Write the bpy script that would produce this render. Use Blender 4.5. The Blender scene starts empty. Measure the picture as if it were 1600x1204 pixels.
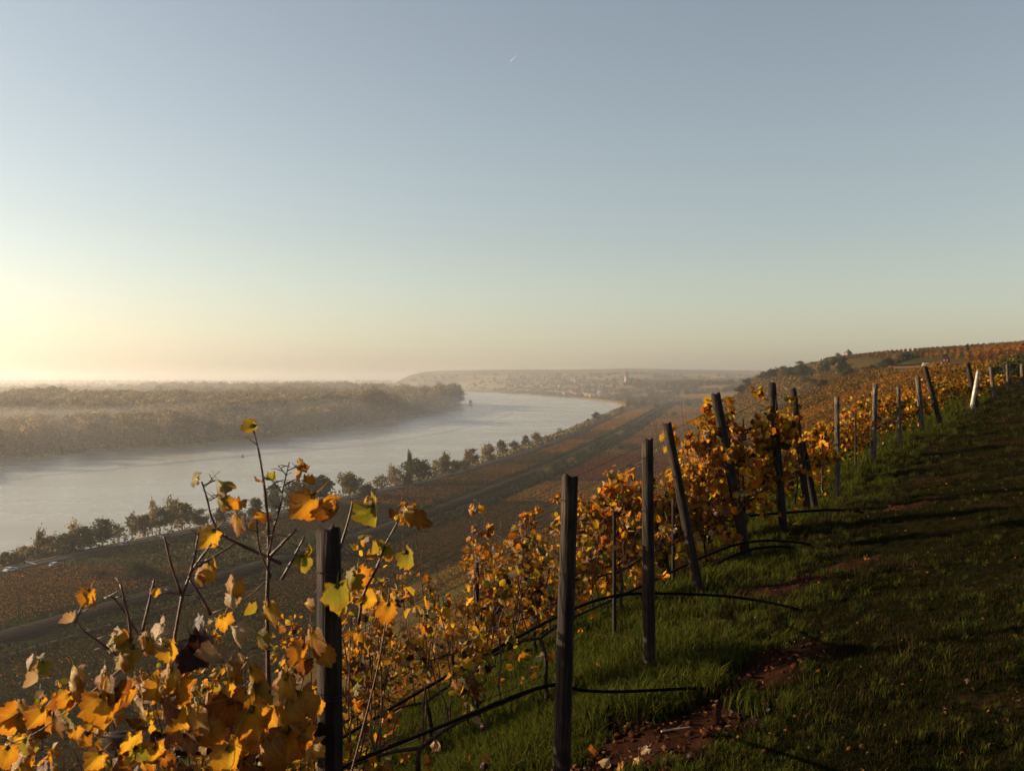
import bpy, bmesh, math, random
import numpy as np
R = math.radians
random.seed(7)
rng = np.random.default_rng(7)
SC = bpy.context.scene
COL = SC.collection

# ------------------------------------------------------------------ camera
F = 1556.0            # focal length in pixels of the 1600 px wide photograph (35 mm on full frame)
VH = 589.0            # image row of the true horizon
EYE = 66.0            # eye height above the river
cam_d = bpy.data.cameras.new("camera")
cam = bpy.data.objects.new("camera", cam_d)
COL.objects.link(cam)
cam.location = (0, 0, EYE)
cam.rotation_euler = (R(90), 0, 0)
cam_d.sensor_fit = 'HORIZONTAL'
cam_d.sensor_width = 36.0
cam_d.lens = 35.0
cam_d.shift_y = -(602 - VH) / 1600.0
cam_d.clip_start = 0.1
cam_d.clip_end = 80000
cam_d.dof.use_dof = True
cam_d.dof.focus_distance = 7.0
cam_d.dof.aperture_fstop = 7.0
SC.camera = cam

# ------------------------------------------------------------------ light
SUN_AZ = -76.0        # degrees from the view direction, negative = left
SUN_EL = 13.0
sx = math.sin(R(SUN_AZ)) * math.cos(R(SUN_EL))
sy = math.cos(R(SUN_AZ)) * math.cos(R(SUN_EL))
sz = math.sin(R(SUN_EL))
world = bpy.data.worlds.new("World")
SC.world = world
world.use_nodes = True
wn, wl = world.node_tree.nodes, world.node_tree.links
wn.clear()
w_out = wn.new('ShaderNodeOutputWorld')
w_bg = wn.new('ShaderNodeBackground')
w_sky = wn.new('ShaderNodeTexSky')
w_sky.sky_type = 'NISHITA'
w_sky.sun_disc = False
w_sky.sun_elevation = R(SUN_EL)
w_sky.sun_rotation = R(SUN_AZ)
w_sky.altitude = 100
w_sky.air_density = 1.0
w_sky.dust_density = 1.1
w_sky.ozone_density = 0.6
w_bg.inputs['Strength'].default_value = 0.062
w_hs = wn.new('ShaderNodeHueSaturation')
w_hs.inputs['Saturation'].default_value = 0.68
w_tint = wn.new('ShaderNodeMixRGB'); w_tint.blend_type = 'MULTIPLY'; w_tint.inputs[0].default_value = 1.0
w_tint.inputs[2].default_value = (0.975, 0.972, 0.955, 1)      # a slightly warm, dusty autumn sky
wl.new(w_sky.outputs[0], w_hs.inputs['Color'])
wl.new(w_hs.outputs[0], w_tint.inputs[1])
wl.new(w_tint.outputs[0], w_bg.inputs[0])
wl.new(w_bg.outputs[0], w_out.inputs[0])

sun_d = bpy.data.lights.new("sun", 'SUN')
sun_d.energy = 5.0
sun_d.angle = R(0.6)
sun_d.color = (1.0, 0.78, 0.50)
sun = bpy.data.objects.new("sun", sun_d)
COL.objects.link(sun)
from mathutils import Vector, Matrix, Euler, Quaternion
sun.rotation_euler = Vector((sx, sy, sz)).to_track_quat('Z', 'Y').to_euler()
sun.location = (-60, 30, 120)

SC.view_settings.view_transform = 'Standard'
SC.view_settings.look = 'None'
SC.view_settings.gamma = 1.0
SC.view_settings.use_curve_mapping = False
SC.view_settings.exposure = 1.34
SC.render.engine = 'CYCLES'
cy = SC.cycles
cy.use_denoising = True
cy.denoiser = 'OPENIMAGEDENOISE'
cy.max_bounces = 6
cy.diffuse_bounces = 3
cy.glossy_bounces = 2
cy.transmission_bounces = 4
cy.transparent_max_bounces = 4
cy.volume_bounces = 1
cy.caustics_reflective = False
cy.caustics_refractive = False
cy.use_adaptive_sampling = False

HAZE_DENSITY = 0.00017
HAZE_TOP = 130.0

# ------------------------------------------------------------------ helpers
def P(u, v, y):
    """the point at distance y that the photograph shows at pixel u, v"""
    return np.array([(u - 800) / F * y, y, EYE - (v - VH) / F * y])

def tag(o, label=None, cat=None, group=None, kind=None):
    if label: o['label'] = label
    if cat: o['category'] = cat
    if group: o['group'] = group
    if kind: o['kind'] = kind
    return o

def mesh_np(name, V, Fa, col=None, mat=None, smooth=False, extra=None):
    V = np.asarray(V, dtype=np.float32)
    Fa = np.asarray(Fa, dtype=np.int32)
    n, k = Fa.shape
    me = bpy.data.meshes.new(name)
    me.vertices.add(len(V))
    me.vertices.foreach_set('co', V.ravel())
    me.loops.add(n * k)
    me.loops.foreach_set('vertex_index', Fa.ravel())
    me.polygons.add(n)
    me.polygons.foreach_set('loop_start', np.arange(0, n * k, k, dtype=np.int32))
    if smooth:
        me.polygons.foreach_set('use_smooth', np.ones(n, dtype=bool))
    me.update(calc_edges=True)
    if col is not None:
        c = np.ones((len(V), 4), dtype=np.float32)
        c[:, :3] = col
        a = me.attributes.new('Col', 'FLOAT_COLOR', 'POINT')
        a.data.foreach_set('color', c.ravel())
    for nm, arr in (extra or {}).items():
        if nm == 'leafco':
            a = me.attributes.new(nm, 'FLOAT_VECTOR', 'POINT'); a.data.foreach_set('vector', np.asarray(arr, dtype=np.float32).ravel()); continue
        a = me.attributes.new(nm, 'FLOAT', 'POINT')
        a.data.foreach_set('value', np.asarray(arr, dtype=np.float32))
    if mat: me.materials.append(mat)
    return me

def add(name, me, parent=None, loc=None, kind=None):
    o = bpy.data.objects.new(name, me)
    COL.objects.link(o)
    if parent is not None: o.parent = parent
    if loc is not None: o.location = loc
    if kind: o['kind'] = kind
    return o

def empty(name, loc=(0, 0, 0), rz=0.0):
    o = bpy.data.objects.new(name, None)
    COL.objects.link(o)
    o.location = loc
    o.rotation_euler = (0, 0, rz)
    o.empty_display_size = 0.2
    return o

KIDS = {}
def part(name, me, parent, **kw):
    o = add(name, me, parent, **kw)
    KIDS.setdefault(parent.name, []).append(o)
    return o

def copy_tree(o, parent=None):
    c = o.copy()
    COL.objects.link(c)
    if parent is not None: c.parent = parent
    for ch in KIDS.get(o.name, []):
        d = copy_tree(ch, c)
        KIDS.setdefault(c.name, []).append(d)
    return c

class MB:
    """collects polygons of mixed size and builds one mesh"""
    def __init__(s): s.v, s.f = [], []
    def box(s, c, d, rz=0.0, taper=1.0):
        x, y, z = [k / 2 for k in d]
        b = len(s.v)
        cr, sr = math.cos(rz), math.sin(rz)
        for zz, t in ((-z, 1.0), (z, taper)):
            for (px, py) in ((-x, -y), (x, -y), (x, y), (-x, y)):
                px *= t; py *= t
                s.v.append((c[0] + px * cr - py * sr, c[1] + px * sr + py * cr, c[2] + zz))
        for q in ((3, 2, 1, 0), (4, 5, 6, 7), (0, 1, 5, 4), (1, 2, 6, 5), (2, 3, 7, 6), (3, 0, 4, 7)):
            s.f.append(tuple(b + i for i in q))
        return s
    def poly(s, pts):
        b = len(s.v); s.v += [tuple(p) for p in pts]; s.f.append(tuple(range(b, b + len(pts)))); return s
    def prism(s, prof, y0, y1):
        """profile in x, z swept along y"""
        b, n = len(s.v), len(prof)
        s.v += [(x, y0, z) for x, z in prof] + [(x, y1, z) for x, z in prof]
        s.f.append(tuple(b + i for i in range(n)))
        s.f.append(tuple(b + n + i for i in reversed(range(n))))
        for i in range(n):
            j = (i + 1) % n
            s.f.append((b + i, b + n + i, b + n + j, b + j))
        return s
    def tube(s, pts, rad, n=6, cap=True):
        pts = [Vector(p) for p in pts]
        if not hasattr(rad, '__len__'): rad = [rad] * len(pts)
        b = len(s.v)
        t0 = (pts[1] - pts[0]).normalized()
        ref = Vector((1, 0, 0)) if abs(t0.x) < 0.8 else Vector((0, 1, 0))
        for i, p in enumerate(pts):
            t = (pts[min(i + 1, len(pts) - 1)] - pts[max(i - 1, 0)]).normalized()
            a = t.cross(ref).normalized(); c = t.cross(a)
            ref = -t.cross(a).cross(t).normalized() if False else ref
            for k in range(n):
                w = 2 * math.pi * k / n
                q = p + (a * math.cos(w) + c * math.sin(w)) * rad[i]
                s.v.append(tuple(q))
        for i in range(len(pts) - 1):
            for k in range(n):
                k2 = (k + 1) % n
                s.f.append((b + i * n + k, b + i * n + k2, b + (i + 1) * n + k2, b + (i + 1) * n + k))
        if cap:
            s.f.append(tuple(b + k for k in reversed(range(n))))
            s.f.append(tuple(b + (len(pts) - 1) * n + k for k in range(n)))
        return s
    def mesh(s, name, mat=None, smooth=False):
        me = bpy.data.meshes.new(name)
        me.from_pydata(s.v, [], s.f)
        if smooth:
            me.polygons.foreach_set('use_smooth', np.ones(len(me.polygons), dtype=bool))
        me.update()
        if mat: me.materials.append(mat)
        return me

# value noise
def _h(ix, iy, s):
    n = (ix.astype(np.int64) * 374761393 + iy.astype(np.int64) * 668265263 + s * 974634777) & 0x7fffffff
    n = ((n ^ (n >> 13)) * 1274126177) & 0x7fffffff
    return ((n ^ (n >> 16)) & 0xffff) / 65535.0
def vnoise(x, y, s=0):
    x = np.asarray(x, float); y = np.asarray(y, float)
    ix, iy = np.floor(x), np.floor(y)
    fx, fy = x - ix, y - iy
    fx = fx * fx * (3 - 2 * fx); fy = fy * fy * (3 - 2 * fy)
    a, b = _h(ix, iy, s), _h(ix + 1, iy, s)
    c, d = _h(ix, iy + 1, s), _h(ix + 1, iy + 1, s)
    return (a * (1 - fx) + b * fx) * (1 - fy) + (c * (1 - fx) + d * fx) * fy
def fbm(x, y, s=0, o=4):
    t, a, w = 0, 0.5, 0
    for k in range(o):
        t = t + a * vnoise(np.asarray(x) * 2 ** k, np.asarray(y) * 2 ** k, s + k); w += a; a *= .5
    return t / w

# ------------------------------------------------------------------ materials
def new_mat(name):
    m = bpy.data.materials.new(name); m.use_nodes = True
    nt = m.node_tree; nt.nodes.clear()
    out = nt.nodes.new('ShaderNodeOutputMaterial')
    return m, nt.nodes, nt.links, out

def ramp(N, stops, interp='LINEAR'):
    r = N.new('ShaderNodeValToRGB')
    r.color_ramp.interpolation = interp
    e = r.color_ramp.elements
    while len(e) < len(stops): e.new(0.5)
    for el, (p, c) in zip(e, stops):
        el.position = p; el.color = (*c, 1)
    return r

def mat_plain(name, col, rough=0.7, var=0.25, scale=8.0, metallic=0.0, bump=0.0, spec=0.3):
    m, N, L, out = new_mat(name)
    b = N.new('ShaderNodeBsdfPrincipled')
    b.inputs['Roughness'].default_value = rough
    b.inputs['Metallic'].default_value = metallic
    b.inputs['Specular IOR Level'].default_value = spec
    n = N.new('ShaderNodeTexNoise'); n.inputs['Scale'].default_value = scale; n.inputs['Detail'].default_value = 4
    tc = N.new('ShaderNodeTexCoord'); L.new(tc.outputs['Object'], n.inputs['Vector'])
    r = ramp(N, [(0.3, tuple(c * (1 - var) for c in col)), (0.7, tuple(min(1, c * (1 + var)) for c in col))])
    L.new(n.outputs['Fac'], r.inputs[0]); L.new(r.outputs[0], b.inputs['Base Color'])
    if spec <= 0.03:                       # earth, gravel, asphalt: no sheen at all
        d = N.new('ShaderNodeBsdfDiffuse'); L.new(r.outputs[0], d.inputs[0]); L.new(d.outputs[0], out.inputs[0])
        return m
    if bump:
        bp = N.new('ShaderNodeBump'); bp.inputs['Strength'].default_value = bump
        bp.inputs['Distance'].default_value = 0.02
        L.new(n.outputs['Fac'], bp.inputs['Height']); L.new(bp.outputs[0], b.inputs['Normal'])
    L.new(b.outputs[0], out.inputs[0])
    return m

def mat_foliage(name, trans=0.4, rough=0.6, vary=0.25):
    """colour from the mesh attribute, some light passes through"""
    m, N, L, out = new_mat(name)
    a = N.new('ShaderNodeAttribute'); a.attribute_name = 'Col'
    oi = N.new('ShaderNodeObjectInfo')
    hs = N.new('ShaderNodeHueSaturation')
    mr = N.new('ShaderNodeMapRange'); mr.inputs['To Min'].default_value = 1 - vary; mr.inputs['To Max'].default_value = 1 + vary
    L.new(oi.outputs['Random'], mr.inputs['Value']); L.new(mr.outputs[0], hs.inputs['Value'])
    L.new(a.outputs['Color'], hs.inputs['Color'])
    d = N.new('ShaderNodeBsdfDiffuse'); t = N.new('ShaderNodeBsdfTranslucent')
    mx = N.new('ShaderNodeMixShader'); mx.inputs[0].default_value = trans
    L.new(hs.outputs[0], d.inputs[0]); L.new(hs.outputs[0], t.inputs[0])
    L.new(d.outputs[0], mx.inputs[1]); L.new(t.outputs[0], mx.inputs[2])
    L.new(mx.outputs[0], out.inputs[0])
    return m

def mat_leaf(name, core, mid, rim, trans=0.55, vein=(0.5, 0.38, 0.06), spots=0.5):
    """a vine leaf: paler along the veins, turning towards the rim, brown blotches"""
    m, N, L, out = new_mat(name)
    tc = N.new('ShaderNodeTexCoord')
    oi = N.new('ShaderNodeObjectInfo')
    ar = N.new('ShaderNodeAttribute'); ar.attribute_name = 'rim'
    av = N.new('ShaderNodeAttribute'); av.attribute_name = 'vein'
    comb = N.new('ShaderNodeVectorMath'); comb.operation = 'ADD'
    sc = N.new('ShaderNodeVectorMath'); sc.operation = 'SCALE'; sc.inputs['Scale'].default_value = 37.0
    cx = N.new('ShaderNodeCombineXYZ')
    for i in range(3): L.new(oi.outputs['Random'], cx.inputs[i])
    L.new(cx.outputs[0], sc.inputs[0])
    L.new(tc.outputs['Object'], comb.inputs[0]); L.new(sc.outputs[0], comb.inputs[1])
    n = N.new('ShaderNodeTexNoise'); n.inputs['Scale'].default_value = 28; n.inputs['Detail'].default_value = 5
    n.inputs['Roughness'].default_value = 0.65
    L.new(comb.outputs[0], n.inputs['Vector'])
    # rim + noise + per-leaf shift -> position in the ramp
    ad = N.new('ShaderNodeMath'); ad.operation = 'MULTIPLY_ADD'; ad.inputs[1].default_value = 1.1; 
    L.new(n.outputs['Fac'], ad.inputs[0]); L.new(ar.outputs['Fac'], ad.inputs[2])
    ad2 = N.new('ShaderNodeMath'); ad2.operation = 'MULTIPLY_ADD'; ad2.inputs[1].default_value = 0.5
    L.new(oi.outputs['Random'], ad2.inputs[0]); L.new(ad.outputs[0], ad2.inputs[2])
    dv = N.new('ShaderNodeMath'); dv.operation = 'MULTIPLY'; dv.inputs[1].default_value = 0.42
    L.new(ad2.outputs[0], dv.inputs[0])
    r = ramp(N, [(0.25, core), (0.52, mid), (0.82, rim), (0.95, tuple(c * 0.45 for c in rim))])
    L.new(dv.outputs[0], r.inputs[0])
    # five main veins fanning out from the stalk joint and the side veins between them
    def M(op, a_, b_=None, c_=None):
        q = N.new('ShaderNodeMath'); q.operation = op
        for k_, v_ in enumerate((a_, b_, c_)):
            if v_ is None: continue
            if hasattr(v_, 'links'): L.new(v_, q.inputs[k_])
            else: q.inputs[k_].default_value = v_
        return q.outputs[0]
    lc = N.new('ShaderNodeAttribute'); lc.attribute_name = 'leafco'
    sp = N.new('ShaderNodeSeparateXYZ'); L.new(lc.outputs['Vector'], sp.inputs[0])
    lx, lz = sp.outputs[0], sp.outputs[2]
    ang = M('ARCTAN2', lx, M('MULTIPLY', lz, -1.0))
    t_ = M('DIVIDE', ang, 0.80)
    rr_ = M('SQRT', M('ADD', M('MULTIPLY', lx, lx), M('MULTIPLY', lz, lz)))
    dl = M('MULTIPLY', M('MULTIPLY', M('ABSOLUTE', M('SUBTRACT', t_, M('ROUND', t_))), 0.80), rr_)
    def sstep(x_, lo, hi):
        q = N.new('ShaderNodeMapRange'); q.interpolation_type = 'SMOOTHSTEP'
        q.inputs['From Min'].default_value = lo; q.inputs['From Max'].default_value = hi
        q.inputs['To Min'].default_value = 1.0; q.inputs['To Max'].default_value = 0.0
        L.new(x_, q.inputs['Value']); return q.outputs[0]
    v1 = sstep(dl, .004, .030)
    chv = M('ABSOLUTE', M('SUBTRACT', M('FRACT', M('MULTIPLY', M('SUBTRACT', rr_, M('MULTIPLY', dl, 1.15)), 8.5)), 0.5))
    v2 = M('MULTIPLY', sstep(chv, .03, .16), 0.45)
    vv = M('MAXIMUM', v1, v2)
    mv = N.new('ShaderNodeMixRGB'); mv.blend_type = 'MIX'; mv.inputs[2].default_value = (*vein, 1)
    vm = N.new('ShaderNodeMath'); vm.operation = 'MULTIPLY'; vm.inputs[1].default_value = 0.65
    L.new(vv, vm.inputs[0]); L.new(vm.outputs[0], mv.inputs[0]); L.new(r.outputs[0], mv.inputs[1])
    n2 = N.new('ShaderNodeTexNoise'); n2.inputs['Scale'].default_value = 75; n2.inputs['Detail'].default_value = 3
    L.new(comb.outputs[0], n2.inputs['Vector'])
    r2 = ramp(N, [(0.58, (0, 0, 0)), (0.70, (spots,) * 3)])
    L.new(n2.outputs['Fac'], r2.inputs[0])
    ms = N.new('ShaderNodeMixRGB'); ms.inputs[2].default_value = (0.09, 0.03, 0.01, 1)
    L.new(r2.outputs[0], ms.inputs[0]); L.new(mv.outputs[0], ms.inputs[1])
    p = N.new('ShaderNodeBsdfPrincipled'); p.inputs['Roughness'].default_value = 0.45
    p.inputs['Specular IOR Level'].default_value = 0.35
    L.new(ms.outputs[0], p.inputs['Base Color'])
    bp = N.new('ShaderNodeBump'); bp.inputs['Strength'].default_value = 0.6; bp.inputs['Distance'].default_value = 0.006
    L.new(M('SUBTRACT', n.outputs['Fac'], M('MULTIPLY', vv, 0.5)), bp.inputs['Height']); L.new(bp.outputs[0], p.inputs['Normal'])
    t = N.new('ShaderNodeBsdfTranslucent'); L.new(ms.outputs[0], t.inputs[0])
    mx = N.new('ShaderNodeMixShader'); mx.inputs[0].default_value = trans
    L.new(p.outputs[0], mx.inputs[1]); L.new(t.outputs[0], mx.inputs[2]); L.new(mx.outputs[0], out.inputs[0])
    return m

def mat_ground(name, detail_scale=1.5, bump=0.5, bdist=0.05):
    """albedo from the mesh attribute broken up by noise at several sizes"""
    m, N, L, out = new_mat(name)
    a = N.new('ShaderNodeAttribute'); a.attribute_name = 'Col'
    tc = N.new('ShaderNodeTexCoord')
    n = N.new('ShaderNodeTexNoise'); n.inputs['Scale'].default_value = detail_scale; n.inputs['Detail'].default_value = 8
    n.inputs['Roughness'].default_value = 0.7
    L.new(tc.outputs['Object'], n.inputs['Vector'])
    r = ramp(N, [(0.28, (0.45, 0.45, 0.45)), (0.5, (1, 1, 1)), (0.75, (1.6, 1.5, 1.3))])
    L.new(n.outputs['Fac'], r.inputs[0])
    mx = N.new('ShaderNodeMixRGB'); mx.blend_type = 'MULTIPLY'; mx.inputs[0].default_value = 1
    L.new(a.outputs['Color'], mx.inputs[1]); L.new(r.outputs[0], mx.inputs[2])
    d = N.new('ShaderNodeBsdfDiffuse'); L.new(mx.outputs[0], d.inputs[0])
    bp = N.new('ShaderNodeBump'); bp.inputs['Strength'].default_value = bump; bp.inputs['Distance'].default_value = bdist
    L.new(n.outputs['Fac'], bp.inputs['Height']); L.new(bp.outputs[0], d.inputs['Normal'])
    L.new(d.outputs[0], out.inputs[0])
    return m

def mat_wood(name, dark, light, scale=1.0):
    m, N, L, out = new_mat(name)
    tc = N.new('ShaderNodeTexCoord'); mp = N.new('ShaderNodeMapping')
    mp.inputs['Scale'].default_value = (60 * scale, 60 * scale, 3.5 * scale)
    L.new(tc.outputs['Object'], mp.inputs[0])
    n = N.new('ShaderNodeTexNoise'); n.inputs['Scale'].default_value = 1.0; n.inputs['Detail'].default_value = 7
    n.inputs['Distortion'].default_value = 0.6
    L.new(mp.outputs[0], n.inputs['Vector'])
    n2 = N.new('ShaderNodeTexNoise'); n2.inputs['Scale'].default_value = 9 * scale; n2.inputs['Detail'].default_value = 5
    L.new(tc.outputs['Object'], n2.inputs['Vector'])
    r = ramp(N, [(0.25, tuple(c * .4 for c in dark)), (0.45, dark), (0.62, light), (0.8, tuple(c * 1.25 for c in light))])
    L.new(n.outputs['Fac'], r.inputs[0])
    r2 = ramp(N, [(0.35, (0.5, 0.5, 0.5)), (0.65, (1.2, 1.15, 1.1))])
    L.new(n2.outputs['Fac'], r2.inputs[0])
    mx = N.new('ShaderNodeMixRGB'); mx.blend_type = 'MULTIPLY'; mx.inputs[0].default_value = 1
    L.new(r.outputs[0], mx.inputs[1]); L.new(r2.outputs[0], mx.inputs[2])
    b = N.new('ShaderNodeBsdfPrincipled'); b.inputs['Roughness'].default_value = 0.85
    b.inputs['Specular IOR Level'].default_value = 0.2
    L.new(mx.outputs[0], b.inputs['Base Color'])
    bp = N.new('ShaderNodeBump'); bp.inputs['Strength'].default_value = 0.8; bp.inputs['Distance'].default_value = 0.012
    L.new(n.outputs['Fac'], bp.inputs['Height']); L.new(bp.outputs[0], b.inputs['Normal'])
    L.new(b.outputs[0], out.inputs[0])
    return m

M_post = mat_wood('weathered_wood', (0.012, 0.007, 0.005), (0.036, 0.022, 0.014))
M_post_pale = mat_wood('grey_wood', (0.05, 0.04, 0.03), (0.14, 0.11, 0.085))
M_bark = mat_wood('vine_bark', (0.020, 0.012, 0.008), (0.048, 0.028, 0.018), 2.0)
M_cane = mat_plain('cane', (0.055, 0.018, 0.011), 0.55, 0.4, 30)
M_wire = mat_plain('galvanised_wire', (0.035, 0.03, 0.027), 0.6, 0.3, 40, spec=0.03)
M_hose, _N, _L, _o = new_mat('black_hose')
_d = _N.new('ShaderNodeBsdfDiffuse'); _d.inputs[0].default_value = (0.006, 0.006, 0.006, 1); _L.new(_d.outputs[0], _o.inputs[0])
M_fol = mat_foliage('foliage')
M_folT = mat_foliage('tree_foliage', 0.42, vary=0.42)
M_grass = mat_foliage('grass_blades', 0.35, vary=0.0)
M_trunk = mat_plain('tree_bark', (0.055, 0.042, 0.03), 0.9, 0.4, 3)
M_near = mat_ground('headland_soil', 9.0, 0.9, 0.04)
M_land = mat_ground('valley_ground', 0.25, 0.4, 0.3)
M_plain = mat_ground('floodplain_ground', 0.02, 0.0)
M_hill = mat_ground('far_hill_ground', 0.006, 0.0)

LEAF = {
    'yellow': mat_leaf('leaf_yellow', (0.406, 0.242, 0.016), (0.406, 0.197, 0.011), (0.270, 0.073, 0.008), vein=(0.406, 0.293, 0.033)),
    'orange': mat_leaf('leaf_orange', (0.383, 0.197, 0.011), (0.338, 0.129, 0.007), (0.192, 0.048, 0.005), vein=(0.361, 0.202, 0.023)),
    'rust': mat_leaf('leaf_rust', (0.293, 0.118, 0.009), (0.180, 0.054, 0.007), (0.068, 0.016, 0.005), vein=(0.270, 0.124, 0.023), spots=0.8),
    'green': mat_leaf('leaf_green', (0.096, 0.101, 0.011), (0.169, 0.136, 0.011), (0.248, 0.113, 0.009), vein=(0.192, 0.180, 0.033), spots=0.3),
    'dark': mat_leaf('leaf_dark', (0.045, 0.011, 0.007), (0.033, 0.008, 0.007), (0.020, 0.007, 0.005), trans=0.25, vein=(0.068, 0.023, 0.011)),
    'pale': mat_leaf('leaf_pale', (0.406, 0.293, 0.158), (0.338, 0.202, 0.084), (0.248, 0.113, 0.040), trans=0.35, vein=(0.406, 0.315, 0.192)),
}
# ------------------------------------------------------------------ terrain functions
def curve(ys, xs):
    ys, xs = np.array(ys, float), np.array(xs, float)
    def f(y):
        y = np.asarray(y, float)
        s = np.maximum(6.0, 0.06 * np.abs(y))
        t = 0
        for k, w in ((-1, .25), (-.5, .25), (0, 0), (.5, .25), (1, .25)):
            t = t + w * np.interp(y + k * s, ys, xs)
        return t
    return f
f_road = curve([-400, 0, 150, 319, 459, 610, 824, 1109, 1608, 2052, 2539, 3200, 5000],
               [-465, -290, -228, -161, -101, -42, 16, 76, 166, 262, 372, 430, 300])
f_rail = curve([-400, 0, 235, 262, 300, 355, 435, 513, 675, 804, 1049, 1419, 1929, 2297, 3200, 5000],
               [-390, -222, -121, -109, -94, -69, -42, -20, 23, 53, 108, 183, 285, 362, 470, 340])
f_bank = curve([-400, 0, 150, 319, 459, 610, 824, 1109, 1608, 2052, 2445, 2800, 3400],
               [-484, -308, -246, -180, -119, -61, -4, 56, 146, 226, 272, 250, 150])
def lin(ys, xs):
    return lambda y: np.interp(y, ys, xs)
def f_brink(y):
    y = np.asarray(y, float)
    return np.interp(y, [-150, 0, 5, 10, 16, 24, 37, 60, 100, 180, 243, 350, 500, 780, 1000, 1200, 1600, 2000, 2500, 3300, 5000],
                     [-60, -1.6, .05, 1.7, 4.8, 9.0, 16.3, 28, 50, 82, 103, 140, 188, 236, 268, 335, 600, 700, 640, 400, 380])
f_toe = lin([-150, 0, 100, 190, 300, 450, 600, 800, 1000, 1200, 1600, 2050, 2500, 3300, 5000],
            [-130, -75, -65, -55, -35, 30, 88, 125, 150, 205, 350, 400, 400, 300, 250])
f_zb = lin([-150, 0, 5, 10, 13, 16, 22, 27, 37, 48, 100, 243, 350, 500, 780, 900, 1100, 1500, 2000, 2500, 3300, 5000],
           [61.7, 63.8, 63.74, 63.72, 63.9, 63.88, 64.16, 64.34, 64.78, 65.2, 66.0, 68.0, 70.8, 74.0, 77.6, 75, 68, 52, 46, 55, 48, 40])

def Hgt(x, y):
    x = np.asarray(x, float); y = np.asarray(y, float)
    b, t, zb, bk = f_brink(y), f_toe(y), f_zb(y), f_bank(y)
    w = np.maximum(b - t, 20)
    q = np.clip((b - x) / w, 0, 1)
    S = .54 * q * (1 - q) ** 2 + q * q * (3 - 2 * q) + .35 * q * q * (q - 1)
    z = 4.0 + (zb - 4.0) * (1 - S)
    tr = np.maximum(x - b, 0)
    rise = np.interp(y, [0, 40, 100], [10.5, 11, 12])
    z = z + rise * (1 - np.exp(-tr / 62.0)) + 0.012 * np.maximum(tr - 150, 0)
    # broad undulation of the slope, none on the valley floor
    m = np.clip(1 - q, 0, 1) * np.clip(np.hypot(x, y) / 60 - .6, 0, 1)
    z = z + m * 2.2 * (fbm(x / 70, y / 70, 5, 2) - .5)
    # river bank
    e = np.clip((x - bk) / 9.0, 0, 1)
    return np.where(x < bk + 9, -1.0 + (z + 1.0) * e * (2 - e), z)

# soil patches on the headland, in ground coordinates (x, y, rx, ry, turn)
SOIL = [(0.15, 5.3, 1.0, .50, .40), (0.95, 5.9, .85, .40, .70), (1.85, 7.0, .70, .30, .9), (2.7, 9.8, .7, .26, .6), (3.6, 10.5, .5, .24, .5),
        (5.6, 13.8, .7, .28, .7), (0.3, 4.5, .8, .4, .2)]
def soil_mask(x, y):
    x = np.asarray(x, float); y = np.asarray(y, float)
    m = np.zeros_like(x)
    for (cx, cy_, rx, ry, a) in SOIL:
        dx, dy = x - cx, y - cy_
        u = (dx * math.cos(a) + dy * math.sin(a)) / rx
        v = (-dx * math.sin(a) + dy * math.cos(a)) / ry
        m = np.maximum(m, np.clip(1.6 - 1.0 * (u * u + v * v) - 1.3 * (fbm(x * 3.1, y * 3.1, 11, 3) - .3), 0, 1))
    return m

def grid_faces(ny, nx):
    i = np.arange(ny - 1)[:, None] * nx + np.arange(nx - 1)[None, :]
    return np.stack([i, i + 1, i + nx + 1, i + nx], -1).reshape(-1, 4)

# near patch: the headland the photographer stands on and the top of the slope
NX0, NX1, NY0, NY1 = -16.0, 44.0, -6.0, 64.0
def near_inside(x, y):
    d = np.minimum(np.minimum(x - NX0, NX1 - x), np.minimum(y - NY0, NY1 - y))
    return np.clip(d / 4.0, 0, 1)
def Hnear(x, y):
    return Hgt(x, y) + near_inside(x, y) * (0.22 * (fbm(np.asarray(x) * .30, np.asarray(y) * .75, 21, 3) - .5)
                                            + 0.05 * (vnoise(np.asarray(x) * 3, np.asarray(y) * 3, 4) - .5)
                                            + 0.10 * soil_mask(x, y) * (fbm(np.asarray(x) * 6, np.asarray(y) * 6, 9, 3) - .3))
xs = np.unique(np.concatenate([np.linspace(NX0, -4, 60), np.linspace(-4, 9, 240), np.linspace(9, NX1, 110)]))
ys = np.unique(np.concatenate([np.linspace(NY0, 2, 40), np.linspace(2, 12, 210), np.linspace(12, 25, 120), np.linspace(25, NY1, 90)]))
X, Y = np.meshgrid(xs, ys)
Z = Hnear(X, Y)
edge = (X <= NX0) | (X >= NX1) | (Y <= NY0) | (Y >= NY1)
Z = np.where(edge, Z - 1.2, Z)
sm = soil_mask(X, Y)[..., None]
gv = fbm(X * .8, Y * .8, 31, 3)[..., None]
grass_c = np.array([0.007, 0.007, 0.003]) * (0.7 + .6 * gv)
litter = np.array([0.022, 0.012, 0.006])
lm = np.clip((fbm(X * 1.3, Y * 1.3, 44, 4) - .52) * 5, 0, 1)[..., None]
colr = grass_c * (1 - .7 * lm) + litter * .7 * lm
colr = colr * (1 - sm) + np.array([0.024, 0.010, 0.006]) * sm
ground = add('headland_ground', mesh_np('headland_ground', np.stack([X, Y, Z], -1).reshape(-1, 3), grid_faces(len(ys), len(xs)), colr.reshape(-1, 3), M_near, True), kind='structure')

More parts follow.
